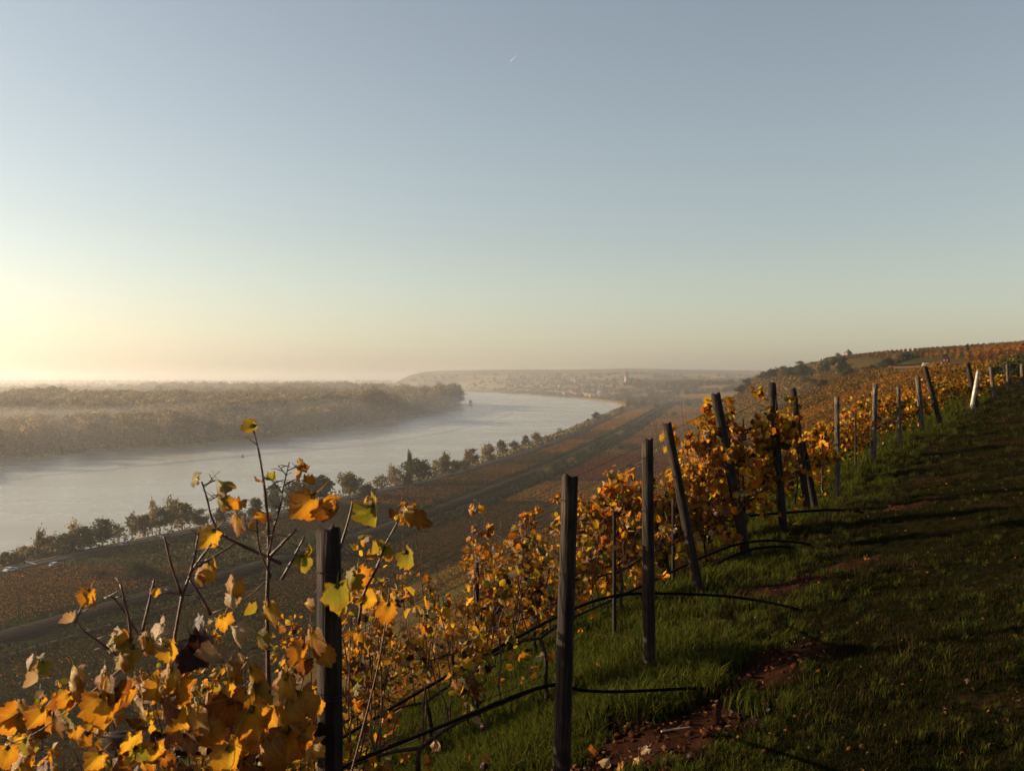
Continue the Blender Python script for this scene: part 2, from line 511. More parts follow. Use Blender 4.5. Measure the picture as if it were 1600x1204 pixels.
# right bank: valley floor, slope and plateau, one sheet that follows the river's edge
ys = np.concatenate([np.arange(-160, 60, 6.0), np.arange(60, 400, 7.0), np.arange(400, 1200, 14.0), np.arange(1200, 3450, 40.0)])
ss = np.concatenate([np.array([0, 2, 4, 6.5, 9, 12]), np.arange(16, 420, 5.5), np.arange(425, 800, 14.0), np.arange(810, 2600, 90.0)])
S_, Y = np.meshgrid(ss, ys)
X = f_bank(Y) + S_
Z = Hgt(X, Y) - 0.9 * near_inside(X, Y)
nz = fbm(X / 40, Y / 40, 3, 4)
val = X < f_toe(Y) + 8
verge = np.array([0.012, 0.014, 0.005]); earth = np.array([0.026, 0.017, 0.008]); hillc = np.array([0.052, 0.034, 0.012])
c = np.where(val[..., None], verge + (earth - verge) * np.clip((nz[..., None] - .4) * 3, 0, 1), hillc + (np.array([.026, .028, .010]) - hillc) * np.clip((nz[..., None] - .45) * 4, 0, 1))
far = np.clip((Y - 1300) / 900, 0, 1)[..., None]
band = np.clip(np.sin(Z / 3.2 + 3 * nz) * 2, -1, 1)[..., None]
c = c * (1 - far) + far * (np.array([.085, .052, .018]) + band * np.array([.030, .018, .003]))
hillside = add('hillside', mesh_np('hillside', np.stack([X, Y, Z], -1).reshape(-1, 3), grid_faces(len(ys), len(ss)), c.reshape(-1, 3), M_land, True), kind='structure')

# river
def mat_water():
    m, N, L, out = new_mat('river_water')
    tc = N.new('ShaderNodeTexCoord'); mp = N.new('ShaderNodeMapping')
    mp.inputs['Scale'].default_value = (0.10, 0.22, 1.0); mp.inputs['Rotation'].default_value = (0, 0, R(-18))
    L.new(tc.outputs['Object'], mp.inputs[0])
    n = N.new('ShaderNodeTexNoise'); n.inputs['Scale'].default_value = 1.0; n.inputs['Detail'].default_value = 5; n.inputs['Roughness'].default_value = .5
    n.inputs['Distortion'].default_value = .8
    L.new(mp.outputs[0], n.inputs['Vector'])
    n2 = N.new('ShaderNodeTexNoise'); n2.inputs['Scale'].default_value = 0.06; n2.inputs['Detail'].default_value = 5
    L.new(mp.outputs[0], n2.inputs['Vector'])
    b = N.new('ShaderNodeBsdfPrincipled')
    b.inputs['Base Color'].default_value = (0.26, 0.245, 0.21, 1)
    r = ramp(N, [(0.35, (0.22,) * 3), (0.65, (0.34,) * 3)])
    L.new(n2.outputs['Fac'], r.inputs[0]); L.new(r.outputs[0], b.inputs['Roughness'])
    b.inputs['IOR'].default_value = 1.33
    bp = N.new('ShaderNodeBump'); bp.inputs['Strength'].default_value = 0.35; bp.inputs['Distance'].default_value = 0.35
    L.new(n.outputs['Fac'], bp.inputs['Height']); L.new(bp.outputs[0], b.inputs['Normal'])
    L.new(b.outputs[0], out.inputs[0])
    return m
river = add('river', mesh_np('river', [(-9000, -900, 0), (2500, -900, 0), (2500, 7500, 0), (-9000, 7500, 0)], [(0, 1, 2, 3)], None, mat_water()), kind='structure')

# left bank: the wooded flood plain across the river
shore = [(-900, -400), (-760, 0), (-640, 300), (-560, 480), (-492, 600), (-447, 700), (-408, 790), (-368, 885), (-312, 960), (-272, 1048), (-240, 1200), (-208, 1351), (-162, 1684), (-140, 2000), (-118, 2320)]
back = [(-118, 2345), (-150, 2420), (-260, 2800), (-520, 3600), (-1000, 4600), (-2000, 5600), (-5000, 6800), (-13000, 8600)]
def shore_x(y): return np.interp(y, [p[1] for p in shore], [p[0] for p in shore])
poly = shore + back + [(-13000, 13500), (-13800, 13500), (-13800, -400)]
mb = MB()
mb.poly([(x, y, 1.6) for x, y in poly])
n = len(poly)
low = [(x + 5, y - 3, -1.0) for x, y in poly]
for i in range(n - 3):
    a, b2 = poly[i], poly[i + 1]
    mb.f.append((i, n + i, n + i + 1, i + 1))
mb.v += low
me = mb.mesh('floodplain', M_plain)
a = me.attributes.new('Col', 'FLOAT_COLOR', 'POINT')
a.data.foreach_set('color', np.tile([0.17, 0.145, 0.06, 1.0], len(me.vertices)).astype(np.float32))
add('floodplain', me, kind='structure')

# land beyond the bend: far bank, slope behind the town, long ridge on the horizon; and the plain to the left
def far_bank(x):
    return np.interp(x, [-9000, -5000, -2000, -1000, -500, -240, 49, 200, 290, 380], [9000, 7600, 6000, 5300, 4950, 4668, 3804, 3112, 2600, 2300])
def ridge_z(u):
    return np.interp(u, [380, 560, 600, 622, 640, 660, 690, 760, 900, 980, 1060, 1130, 1200, 1400], [3, 4, 6, 40, 78, 95, 104, 109, 113, 119, 112, 109, 104, 96])
uu = np.concatenate([np.linspace(-60, 560, 40), np.linspace(570, 720, 40), np.linspace(725, 1420, 90)])
tt = np.concatenate([np.array([0, .004, .01, .02, .035]), np.linspace(.06, 1, 40), np.array([1.15, 1.4, 1.9, 2.4])])
U, T = np.meshgrid(uu, tt)
Yf = 5900.0
Xr = (U - 800) / F * Yf
x0 = np.clip((U - 800) / F, -1, .11) 
# where the ray of each column meets the far bank
Yb = np.zeros_like(U)
for j, u in enumerate(uu):
    k = (u - 800) / F
    yy = np.linspace(1900, 9000, 1500)
    g = yy - far_bank(k * yy)
    i = np.argmax(g > 0)
    Yb[:, j] = yy[i] if g[i] > 0 else 7000
Yb = np.minimum(Yb, 7000)
Yb = np.where(U > 985, np.interp(U, [985, 1100, 1420], [2650, 3000, 3300]), Yb)
YR = np.maximum(Yf, Yb + 900)
Yv = Yb + (YR - Yb) * T
Xv = (U - 800) / F * Yv
zr = ridge_z(U)
base = 2.5
S1 = np.clip(T, 0, 1)
prof = np.interp(S1, [0, .01, .05, .18, .4, .7, 1], [0, .02, .04, .14, .42, .78, 1])
Zf = base + (zr - base) * prof + np.where(T > 1, -6 * (T - 1), 0) + (T > .05) * (T < 1.05) * (zr > 30) * 5 * (fbm(Xv / 260, Yv / 260, 8, 3) - .5)
Zf = np.where(T == 0, -1.0, Zf)
nz = fbm(Xv / 180, Yv / 240, 6, 4)
band = vnoise(Xv / 300, Zf / 9, 4)
cf = np.array([.13, .105, .062]) + np.clip(nz - .45, -.2, .3)[..., None] * np.array([.30, .20, .07]) + (band[..., None] - .5) * np.array([.08, .06, .02])
cf = np.where((T > .6)[..., None], cf * .8, cf)
cf = np.where((T < .05)[..., None], np.array([.055, .05, .028]), cf)
add('far_hills', mesh_np('far_hills', np.stack([Xv, Yv, Zf], -1).reshape(-1, 3), grid_faces(len(tt), len(uu)), np.clip(cf, .02, .4).reshape(-1, 3), M_hill, True), kind='structure')
# ground sheet out to the horizon
add('far_plain', mesh_np('far_plain', [(-60000, -3000, -1.6), (60000, -3000, -1.6), (60000, 60000, -1.6), (-60000, 60000, -1.6)], [(0, 1, 2, 3)], np.tile([.12, .10, .05], (4, 1)), M_plain), kind='structure')
def far_ground(x, y):
    """height of the far hills below a point (nearest grid vertex)"""
    d = (Xv - x) ** 2 + (Yv - y) ** 2
    return float(Zf.ravel()[np.argmin(d)])

# haze
m, N, L, out = new_mat('haze_air')
pv = N.new('ShaderNodeVolumePrincipled')
pv.inputs['Color'].default_value = (0.96, 0.905, 0.875, 1)
pv.inputs['Density'].default_value = HAZE_DENSITY
pv.inputs['Density Attribute'].default_value = ''
pv.inputs['Anisotropy'].default_value = 0.78
L.new(pv.outputs[0], out.inputs['Volume'])
m.cycles.homogeneous_volume = True
hz = MB().box((0, 25000, (HAZE_TOP - 3) / 2), (124000, 74000, HAZE_TOP + 3)).mesh('haze', m)
add('haze', hz, kind='stuff')

# mist lying on the river under the wooded bank: a low flat body of air that thins out to nothing at its edges
gy_ = np.array([300, 420, 560, 700, 850, 1000, 1200, 1500, 1800, 2100, 2350, 2600, 2900])
gs_ = np.array([190, 150, 110, 70, 30, -20, -90, -200, -400, -800, -1300])
GS, GY = np.meshgrid(gs_, gy_)
GX = np.where(GY < 2320, np.interp(GY, [p[1] for p in shore], [p[0] for p in shore]), -118 - (GY - 2320) * .35) + GS * np.interp(GY, [300, 1000, 2900], [.8, 1.0, .8])
tp_ = np.interp(GS, [-1300, -800, -400, 0, 60, 120, 190], [0, 20, 34, 36, 24, 9, 0]) * np.interp(GY, [300, 560, 800, 2000, 2600, 2900], [0, .7, 1, 1, .45, 0])
ny_, nx_ = GS.shape
Vt = np.stack([GX, GY, .12 + tp_], -1).reshape(-1, 3); Vb = np.stack([GX, GY, np.full_like(GX, .08)], -1).reshape(-1, 3)
gf = grid_faces(ny_, nx_)
nv_ = ny_ * nx_
sides = []
bd = [(0, j) for j in range(nx_)] + [(i, nx_ - 1) for i in range(1, ny_)] + [(ny_ - 1, j) for j in range(nx_ - 2, -1, -1)] + [(i, 0) for i in range(ny_ - 2, 0, -1)]
for a_, c_ in zip(bd, bd[1:] + bd[:1]):
    p, q = a_[0] * nx_ + a_[1], c_[0] * nx_ + c_[1]
    sides.append((p, q, q + nv_, p + nv_))
m, N, L, out = new_mat('mist_air')
pv = N.new('ShaderNodeVolumePrincipled')
pv.inputs['Color'].default_value = (0.93, 0.93, 0.93, 1)
pv.inputs['Density'].default_value = 0.00045
pv.inputs['Density Attribute'].default_value = ''
pv.inputs['Anisotropy'].default_value = 0.60
L.new(pv.outputs[0], out.inputs['Volume'])
m.cycles.homogeneous_volume = True
me = mesh_np('river_mist', np.concatenate([Vt, Vb]), np.concatenate([gf, gf[:, ::-1] + nv_, np.array(sides)]), None, m, False)
bm_ = bmesh.new(); bm_.from_mesh(me); bmesh.ops.recalc_face_normals(bm_, faces=bm_.faces); bm_.to_mesh(me); bm_.free()
add('river_mist', me, kind='stuff')
# ------------------------------------------------------------------ instancing of uncountable stuff (grass, far woods)
def scatter(name, pts, rot, scl, idx, protos, kind='stuff'):
    """one object that draws the prototype meshes at many points (geometry nodes)"""
    pc = bpy.data.collections.new(name + '_pieces')
    for i, me in enumerate(protos):
        pc.objects.link(bpy.data.objects.new('%s_piece_%02d' % (name, i), me))
    me = bpy.data.meshes.new(name)
    n = len(pts)
    me.vertices.add(n)
    me.vertices.foreach_set('co', np.asarray(pts, np.float32).ravel())
    a = me.attributes.new('rot', 'FLOAT_VECTOR', 'POINT'); a.data.foreach_set('vector', np.asarray(rot, np.float32).ravel())
    a = me.attributes.new('scl', 'FLOAT_VECTOR', 'POINT'); a.data.foreach_set('vector', np.asarray(scl, np.float32).ravel())
    a = me.attributes.new('idx', 'INT', 'POINT'); a.data.foreach_set('value', np.asarray(idx, np.int32))
    o = add(name, me, kind=kind)
    ng = bpy.data.node_groups.new(name + '_nodes', 'GeometryNodeTree')
    ng.interface.new_socket('Geometry', in_out='INPUT', socket_type='NodeSocketGeometry')
    ng.interface.new_socket('Geometry', in_out='OUTPUT', socket_type='NodeSocketGeometry')
    N, L = ng.nodes, ng.links
    gi, go = N.new('NodeGroupInput'), N.new('NodeGroupOutput')
    ci = N.new('GeometryNodeCollectionInfo'); ci.inputs['Collection'].default_value = pc
    ci.inputs['Separate Children'].default_value = True; ci.inputs['Reset Children'].default_value = True
    iop = N.new('GeometryNodeInstanceOnPoints'); iop.inputs['Pick Instance'].default_value = True
    def na(nm, t):
        q = N.new('GeometryNodeInputNamedAttribute'); q.data_type = t; q.inputs['Name'].default_value = nm
        return q.outputs['Attribute']
    e2r = N.new('FunctionNodeEulerToRotation')
    L.new(na('rot', 'FLOAT_VECTOR'), e2r.inputs[0])
    L.new(gi.outputs[0], iop.inputs['Points']); L.new(ci.outputs[0], iop.inputs['Instance'])
    L.new(na('idx', 'INT'), iop.inputs['Instance Index'])
    L.new(e2r.outputs[0], iop.inputs['Rotation']); L.new(na('scl', 'FLOAT_VECTOR'), iop.inputs['Scale'])
    L.new(iop.outputs[0], go.inputs[0])
    md = o.modifiers.new('scatter', 'NODES'); md.node_group = ng
    return o

def rand_rot(n, rg=None):
    rg = rg or rng
    q = rg.normal(size=(n, 4)); q /= np.linalg.norm(q, axis=1)[:, None]
    return q
def quat_axes(q):
    w, x, y, z = q.T
    a = np.stack([1 - 2 * (y * y + z * z), 2 * (x * y + w * z), 2 * (x * z - w * y)], -1)
    b = np.stack([2 * (x * y - w * z), 1 - 2 * (x * x + z * z), 2 * (y * z + w * x)], -1)
    c = np.stack([2 * (x * z + w * y), 2 * (y * z - w * x), 1 - 2 * (x * x + y * y)], -1)
    return a, b, c

def cards(C, size, colour, rg=None, aspect=1.0):
    """N small bent leaf faces (two quads folded along the middle) at points C"""
    rg = rg or rng
    n = len(C)
    a, b, c = quat_axes(rand_rot(n, rg))
    s = np.asarray(size) * np.ones(n)
    s = s[:, None] * .5
    fold = (rg.uniform(.1, .6, n))[:, None] * s
    V = np.stack([C - b * s * 1.1, C - a * s * aspect - b * s * .45 + c * fold, C - a * s * .75 * aspect + b * s * .55 + c * fold,
                  C + b * s * 1.1, C + a * s * .75 * aspect + b * s * .55 + c * fold, C + a * s * aspect - b * s * .45 + c * fold], 1).reshape(-1, 3)
    i = np.arange(n)[:, None] * 6
    Fq = np.concatenate([i + np.array([[0, 3, 2, 1]]), i + np.array([[0, 5, 4, 3]])], 0)
    return V, Fq, np.repeat(colour, 6, axis=0)

def quads(C, size, colour, rg=None):
    rg = rg or rng
    n = len(C)
    a, b, c = quat_axes(rand_rot(n, rg))
    s = (np.asarray(size) * np.ones(n))[:, None] * .5
    V = np.stack([C - a * s - b * s * .7, C + a * s * .8 - b * s, C + a * s + b * s * .8, C - a * s * .7 + b * s], 1).reshape(-1, 3)
    Fq = np.arange(n)[:, None] * 4 + np.arange(4)[None, :]
    return V, Fq, np.repeat(colour, 4, axis=0)

def pal(cols, n, jitter=.25, rg=None, w=None):
    rg = rg or rng
    cols = np.array(cols, float)
    i = rg.choice(len(cols), n, p=w)
    return np.clip(cols[i] * (1 + rg.uniform(-jitter, jitter, (n, 1))) * (1 + rg.uniform(-.08, .08, (n, 3))), 0.004, .8)

# ------------------------------------------------------------------ road, railway, tracks
def strip(name, pts, width, z, mat, kind='structure', follow=None, thick=0.25):
    """a paved or gravelled strip with a real edge, along points (x, y)"""
    pts = np.array(pts, float)
    t = np.gradient(pts, axis=0); t /= np.linalg.norm(t, axis=1)[:, None]
    nrm = np.stack([t[:, 1], -t[:, 0]], -1)
    l, r = pts - nrm * width / 2, pts + nrm * width / 2
    def zz(p): return (Hgt(p[:, 0], p[:, 1]) + z) if follow else np.full(len(p), z)
    zl, zr = zz(l), zz(r)
    n = len(pts)
    V = np.concatenate([np.c_[l, zl - thick], np.c_[l, zl], np.c_[r, zr], np.c_[r, zr - thick]])
    i = np.arange(n - 1)
    Fq = np.concatenate([np.stack([k * n + i, (k + 1) * n + i, (k + 1) * n + i + 1, k * n + i + 1], -1) for k in range(3)])
    return add(name, mesh_np(name, V, Fq, None, mat, False), kind=kind)

M_asph = mat_plain('asphalt', (0.024, 0.023, 0.022), 0.8, 0.2, 0.6, spec=0.03)
M_gravel = mat_plain('ballast', (0.014, 0.012, 0.010), 0.95, 0.35, 1.4, spec=0.03)
M_track = mat_plain('earth_track', (0.034, 0.025, 0.016), 0.95, 0.3, 0.5, spec=0.03)
M_verge = mat_plain('verge_grass', (0.010, 0.013, 0.005), 0.95, 0.4, 0.3, spec=0.03)
M_lane = mat_plain('road_paint', (0.20, 0.195, 0.18), 0.9, 0.1, 2, spec=0.03)
yy = np.arange(180, 2600, 6.0)
strip('road', np.c_[f_road(yy), yy], 7.0, 4.12, M_asph)
strip('riverside_path', np.c_[f_road(yy) - 6.2, yy], 2.4, 4.10, mat_plain('path_gravel', (0.08, 0.07, 0.055), .9, .2, .5, spec=0.03))
for off in (-3.2, 3.2):
    strip('road_marking', np.c_[f_road(yy) + off, yy], 0.14, 4.126, M_lane, thick=.003)
yy = np.arange(150, 2500, 6.0)
strip('railway_bed', np.c_[f_rail(yy), yy], 10.5, 4.7, M_gravel, thick=1.0)
strip('railway_verge', np.c_[f_rail(yy) + 12.5, yy], 13.5, 4.16, M_verge)
strip('railway_verge', np.c_[f_rail(yy) - 8.3, yy], 5.0, 4.14, M_verge)
strip('farm_track', np.c_[f_rail(yy[:30]) + 15.0, yy[:30]], 2.6, 4.24, M_track, thick=.06)
M_rail = mat_plain('rail_steel', (0.14, 0.11, 0.09), 0.5, 0.2, 3, spec=0.03)
for off, lab in ((-2.3, 'pair of steel rails on the river side of the railway bed'), (2.3, 'pair of steel rails on the hill side of the railway bed')):
    tr = empty('railway_track', (0, 0, 0))
    tag(tr, lab, 'railway track')
    for g in (-.75, .75):
        mbr = MB()
        pts = [(f_rail(y) + off + g, y, 4.78) for y in yy[:200]]
        mbr.tube(pts, .04, 4)
        part('rail', mbr.mesh('rail', M_rail), tr)
# cross track from the railway up the valley, and the track along the brink where the tractor stands
pts = [P(980, 742, 635)[:2], P(1003, 722, 725)[:2], P(1035, 702, 854)[:2], P(1063, 688, 975)[:2], P(1092, 668, 1222)[:2], P(1120, 652, 1533)[:2], P(1150, 640, 1890)[:2]]
pts = np.array(pts)
tq = np.linspace(0, 6, 50)
pts = np.c_[np.interp(tq, range(7), pts[:, 0]), np.interp(tq, range(7), pts[:, 1])]
strip('valley_track', pts, 4.0, 0.35, mat_plain('track_concrete', (0.085, 0.07, 0.055), .9, .2, .3, spec=0.03), follow=True, thick=.6)
yb = np.linspace(100, 420, 90)
xb = f_brink(yb) + np.interp(yb, [100, 150, 200, 243, 300, 420], [-4, -1, 1.5, 3.5, -1, -6])
strip('brink_track', np.c_[xb, yb], 3.4, 0.28, mat_plain('red_earth_track', (0.050, 0.028, 0.018), .95, .3, .6, spec=0.03), follow=True, thick=.6)

# ------------------------------------------------------------------ vineyards on the slope, the valley floor and the plateau
GOLD = [(0.167, 0.074, 0.0095), (0.192, 0.096, 0.0120), (0.136, 0.055, 0.0086), (0.093, 0.064, 0.0112)]
ORNG = [(0.159, 0.055, 0.0082), (0.124, 0.042, 0.0074), (0.183, 0.079, 0.0107), (0.077, 0.048, 0.0090)]
BRWN = [(0.059, 0.026, 0.0072), (0.043, 0.020, 0.0066), (0.075, 0.035, 0.0083), (0.034, 0.024, 0.0066)]
REDD = [(0.107, 0.020, 0.0070), (0.079, 0.016, 0.0070), (0.123, 0.035, 0.0086)]
OLIV = [(0.043, 0.035, 0.0072), (0.056, 0.040, 0.0078), (0.073, 0.044, 0.0078), (0.035, 0.028, 0.0066)]

def vineyard(name, poly, direction, spacing, step, size, height, cols, dens=1.0, w=None, thin=0.0, base=None):
    """rows of vines filling a polygon; leaf clumps along each row"""
    poly = np.array(poly, float)
    d = np.array(direction, float); d /= np.linalg.norm(d)
    nrm = np.array([-d[1], d[0]])
    s, t = poly @ nrm, poly @ d
    rows = np.arange(s.min() + spacing / 2, s.max(), spacing)
    al = np.arange(t.min(), t.max(), step)
    if len(rows) == 0 or len(al) == 0: return None
    A, B = np.meshgrid(al, rows)
    A = A + rng.uniform(-.5, .5, A.shape) * step
    p = A.ravel()[:, None] * d + B.ravel()[:, None] * nrm
    # inside test
    x, y = p.T
    ins = np.zeros(len(p), bool)
    j = len(poly) - 1
    for i in range(len(poly)):
        xi, yi = poly[i]; xj, yj = poly[j]
        cnd = ((yi > y) != (yj > y)) & (x < (xj - xi) * (y - yi) / (yj - yi + 1e-9) + xi)
        ins ^= cnd; j = i
    gap = fbm(x / 9, y / 9, 17, 2)
    ins &= gap > thin
    p = p[ins]
    if len(p) == 0: return None
    n0 = len(p)
    k = max(1, int(round(dens)))
    p = np.repeat(p, k, axis=0)
    if dens < 1: p = p[rng.random(len(p)) < dens]
    n = len(p)
    hgt = height * (0.80 + .35 * vnoise(p[:, 0] / 1.3, p[:, 1] / 1.3, 41))
    off = rng.normal(0, .16, (n, 2)) * spacing / 2
    z = (base if base is not None else Hgt(p[:, 0], p[:, 1])) + rng.uniform(.22, 1.0, n) * hgt
    C = np.c_[p + off, z]
    patch = fbm(C[:, 0] / 22, C[:, 1] / 22, 23, 3)
    colr = pal(cols, n, .28, w=w) * (0.72 + .6 * patch)[:, None]
    V, Fq, cc = quads(C, size * rng.uniform(.6, 1.25, n), colr)
    return tag(add(name, mesh_np(name, V, Fq, cc, M_fol)), kind='stuff')

def sect(y0, y1, fa, fb, n=6):
    ya = np.linspace(y0, y1, n)
    return [(float(fa(y)), y) for y in ya] + [(float(fb(y)), y) for y in ya[::-1]]
a_rr0 = lambda y: f_road(y) + 6.5
a_rr1 = lambda y: f_rail(y) - 11.5
a_rv = lambda y: f_rail(y) + 20.5
# between the road and the railway
for (y0, y1, cl, sp, st, sz, hh) in [(215, 322, ORNG, 2.0, .30, .34, 1.5), (395, 470, BRWN, 2.0, .40, .42, 1.5), (482, 560, BRWN + ORNG[:2], 2.2, .45, .46, 1.5),
                                 (575, 700, ORNG + GOLD[:1], 2.6, .6, .55, 1.5), (715, 800, BRWN, 2.4, .7, .6, 1.5), (815, 980, ORNG, 2.6, .9, .7, 1.5), (1000, 1130, BRWN, 2.8, 1.1, .9, 1.5),
                                 (1150, 1420, ORNG, 3.0, 1.2, 1.0, 1.6), (1450, 1900, GOLD, 4.0, 2, 1.3, 1.6)]:
    dr = (1, -.42) if y0 < 300 or y0 > 700 else (.38, 1)
    vineyard('vineyard_rows', sect(y0, y1, a_rr0, a_rr1), dr, sp, st, sz, hh, cl, base=4.05)
# between the railway and the foot of the slope
for (y0, y1, cl, sp, st, sz, off) in [(150, 250, OLIV[:2] + BRWN[:2] + ORNG[:1], 2.0, .30, .34, 0), (254, 330, BRWN + OLIV[:2] + ORNG[:2], 2.0, .32, .36, 0), (334, 480, BRWN + ORNG[1:2] + OLIV[:1], 2.0, .38, .42, 0), (490, 585, GOLD + ORNG, 2.2, .5, .5, 0),
                                 (598, 775, REDD, 2.3, .6, .6, 0), (785, 905, GOLD + OLIV, 2.6, .9, .7, 4), (925, 1010, ORNG + GOLD, 2.6, 1, .8, 4), (1030, 1240, GOLD, 3.0, 1.3, 1.0, 4), (1270, 1480, ORNG + GOLD, 3.4, 1.6, 1.2, 4), (1510, 1950, GOLD + BRWN, 4.4, 2.2, 1.5, 6)]:
    fr = (lambda off: lambda y: f_toe(y) + 8 + off * 3)(off)
    vineyard('vineyard_rows', sect(y0, y1, a_rv, fr), (1, -.36), sp, st, sz, 1.6, cl, base=4.05)
# the slope under and beyond the headland
tf = lambda k: (lambda y: f_brink(y) + (f_toe(y) - f_brink(y)) * k)
vineyard('vineyard_rows', sect(46, 75, tf(.75), lambda y: f_brink(y) - 1), (-1, .28), 2.2, .055, .115, 1.75, GOLD + ORNG + OLIV[:2], 2.0)
vineyard('vineyard_rows', sect(75, 120, tf(.7), lambda y: f_brink(y) + 4), (-1, .28), 2.2, .09, .20, 1.8, GOLD + OLIV[:2], 2.0)
vineyard('vineyard_rows', sect(120, 178, tf(.7), lambda y: f_brink(y) + 2), (-1, .30), 2.2, .13, .29, 1.8, ORNG + GOLD + OLIV[:1], 1.6)
vineyard('vineyard_rows', sect(182, 236, tf(.75), lambda y: f_brink(y) - 1), (-1, .32), 2.2, .17, .36, 1.8, GOLD + ORNG + ORNG, 1.4)
vineyard('vineyard_rows', sect(250, 330, tf(.9), lambda y: f_brink(y) - 8), (-1, .34), 2.2, .25, .48, 1.8, OLIV + GOLD, 1.2)
vineyard('vineyard_rows', sect(334, 440, tf(.9), lambda y: f_brink(y) - 10), (-1, .34), 2.4, .35, .62, 1.8, ORNG + OLIV, 1.0)
vineyard('vineyard_rows', sect(446, 600, tf(.95), lambda y: f_brink(y) - 12), (-1, .3), 2.6, .6, .7, 1.8, OLIV + GOLD + BRWN, 1.0)
vineyard('vineyard_rows', sect(610, 1000, tf(.95), lambda y: f_brink(y) - 10), (-1, .3), 3.2, 1.1, 1.1, 1.8, BRWN + OLIV + GOLD, 1.0)
vineyard('vineyard_rows', [(-6, -12), (-62, -30), (-58, 40), (-4, 40), (2, 30), (-3, 14), (-6, 4)], (-1, .15), 2.2, .13, .16, 1.5, GOLD + ORNG + OLIV[:2], 2.0)
vineyard('vineyard_rows', sect(46, 120, tf(1.0), tf(.73)), (-1, .2), 2.2, .22, .26, 1.5, BRWN + OLIV, 1.6)
# the plateau to the right of the brink
vineyard('vineyard_rows', sect(58, 110, lambda y: f_brink(y) + 3, lambda y: .58 * y + 6), (.55, 1), 2.2, .09, .17, 1.6, GOLD + OLIV + ORNG, 1.6)
vineyard('vineyard_rows', sect(114, 200, lambda y: f_brink(y) + 6, lambda y: .58 * y + 8), (.5, 1), 2.2, .14, .24, 1.6, OLIV + OLIV + GOLD, 1.4)
vineyard('vineyard_rows', sect(204, 246, lambda y: f_brink(y) + 8, lambda y: .60 * y + 4), (.5, 1), 2.2, .17, .34, 1.7, REDD, 1.6)
vineyard('vineyard_rows', sect(250, 420, lambda y: f_brink(y) + 9, lambda y: .60 * y + 6), (.45, 1), 2.4, .3, .48, 1.7, ORNG + ORNG + GOLD, 1.3)
vineyard('vineyard_rows', sect(424, 800, lambda y: f_brink(y) + 8, lambda y: .6 * y), (.4, 1), 3.0, .8, .8, 1.7, ORNG + BRWN, 1.0)

# ------------------------------------------------------------------ trees
def tree_meshes(seed, h, w, kind):
    """trunk mesh and crown mesh; branches first, then leaf clumps along the outer branches"""
    r = np.random.default_rng(seed)
    rd = random.Random(seed)
    mb = MB()
    tips = []
    lean = rd.uniform(-.04, .04)
    tr = h * .020 + .04
    top = h * .84
    def stem(z): return Vector((lean * z + .012 * h * math.sin(z * 9 / h + seed), .012 * h * math.cos(z * 7 / h + seed), z))
    mb.tube([stem(z) for z in np.linspace(0, top, 7)], [tr * (1 - .88 * i / 6) for i in range(7)], 6)
    cz, rz_, nb, cr = {'round': (.56, .44, 30, .17), 'tall': (.62, .39, 30, .14), 'bare': (.58, .42, 32, .15), 'bush': (.45, .52, 24, .20), 'poplar': (.55, .46, 30, .20), 'cone': (.48, .50, 30, .18)}[kind]
    lob = [(Vector((rd.gauss(0, 1), rd.gauss(0, 1), rd.gauss(0, .8))).normalized(), rd.uniform(.08, .30)) for _ in range(7)]
    for i in range(nb):
        d_ = Vector((rd.gauss(0, 1), rd.gauss(0, 1), rd.gauss(.1, .95))).normalized()
        f = rd.uniform(.35, 1.0) ** .6 * (.80 + sum(a_ * max(0, d_.dot(v_)) ** 4 for v_, a_ in lob))
        p2 = Vector((d_.x * f * w * .5, d_.y * f * w * .5, h * (cz + rz_ * d_.z * f)))
        if kind == 'cone':
            q_ = max(.12, 1.15 - p2.z / h); p2.x *= q_; p2.y *= q_
        p2.z = max(p2.z, h * .06)
        z0 = max(.05 * h, min(top, p2.z - abs(Vector((p2.x, p2.y, 0)).length) * rd.uniform(.5, .9)))
        p0 = stem(z0)
        p1 = p0.lerp(p2, .5) + Vector((0, 0, -.03 * h))
        br = tr * .45 * (1 - .6 * z0 / h)
        mb.tube([p0, p1, p2], [br, br * .6, br * .2], 4, cap=False)
        rad = w * cr * rd.uniform(.65, 1.25)
        tips.append((p2, rad)); tips.append((p1.lerp(p2, .5), rad * .8))
        for k in range(2):
            q0 = p0.lerp(p2, rd.uniform(.4, .85))
            q1 = q0 + Vector((rd.uniform(-1, 1), rd.uniform(-1, 1), rd.uniform(.0, 1.0))) * w * .16
            mb.tube([q0, q1], [br * .35, br * .12], 3, cap=False)
            tips.append((q1, rad * .6))
    tips.append((stem(top) + Vector((0, 0, h * .08)), w * .10))
    n_per = {'round': 16, 'tall': 13, 'bare': 5, 'bush': 20, 'poplar': 15, 'cone': 16}[kind]
    C, cl = [], []
    lh = h / 15.0
    for (p, rad) in tips:
        m_ = max(2, int(n_per * rd.uniform(.4, 1.4)))
        q = r.normal(size=(m_, 3)) * rad * np.array([.66, .66, .62])
        C.append(np.array(p) + q); cl.append(np.full(m_, rd.uniform(.65, 1.3)))
    C = np.concatenate(C); cl = np.concatenate(cl)
    C[:, 2] = np.maximum(C[:, 2], h * .02)
    return mb, C, cl, lh

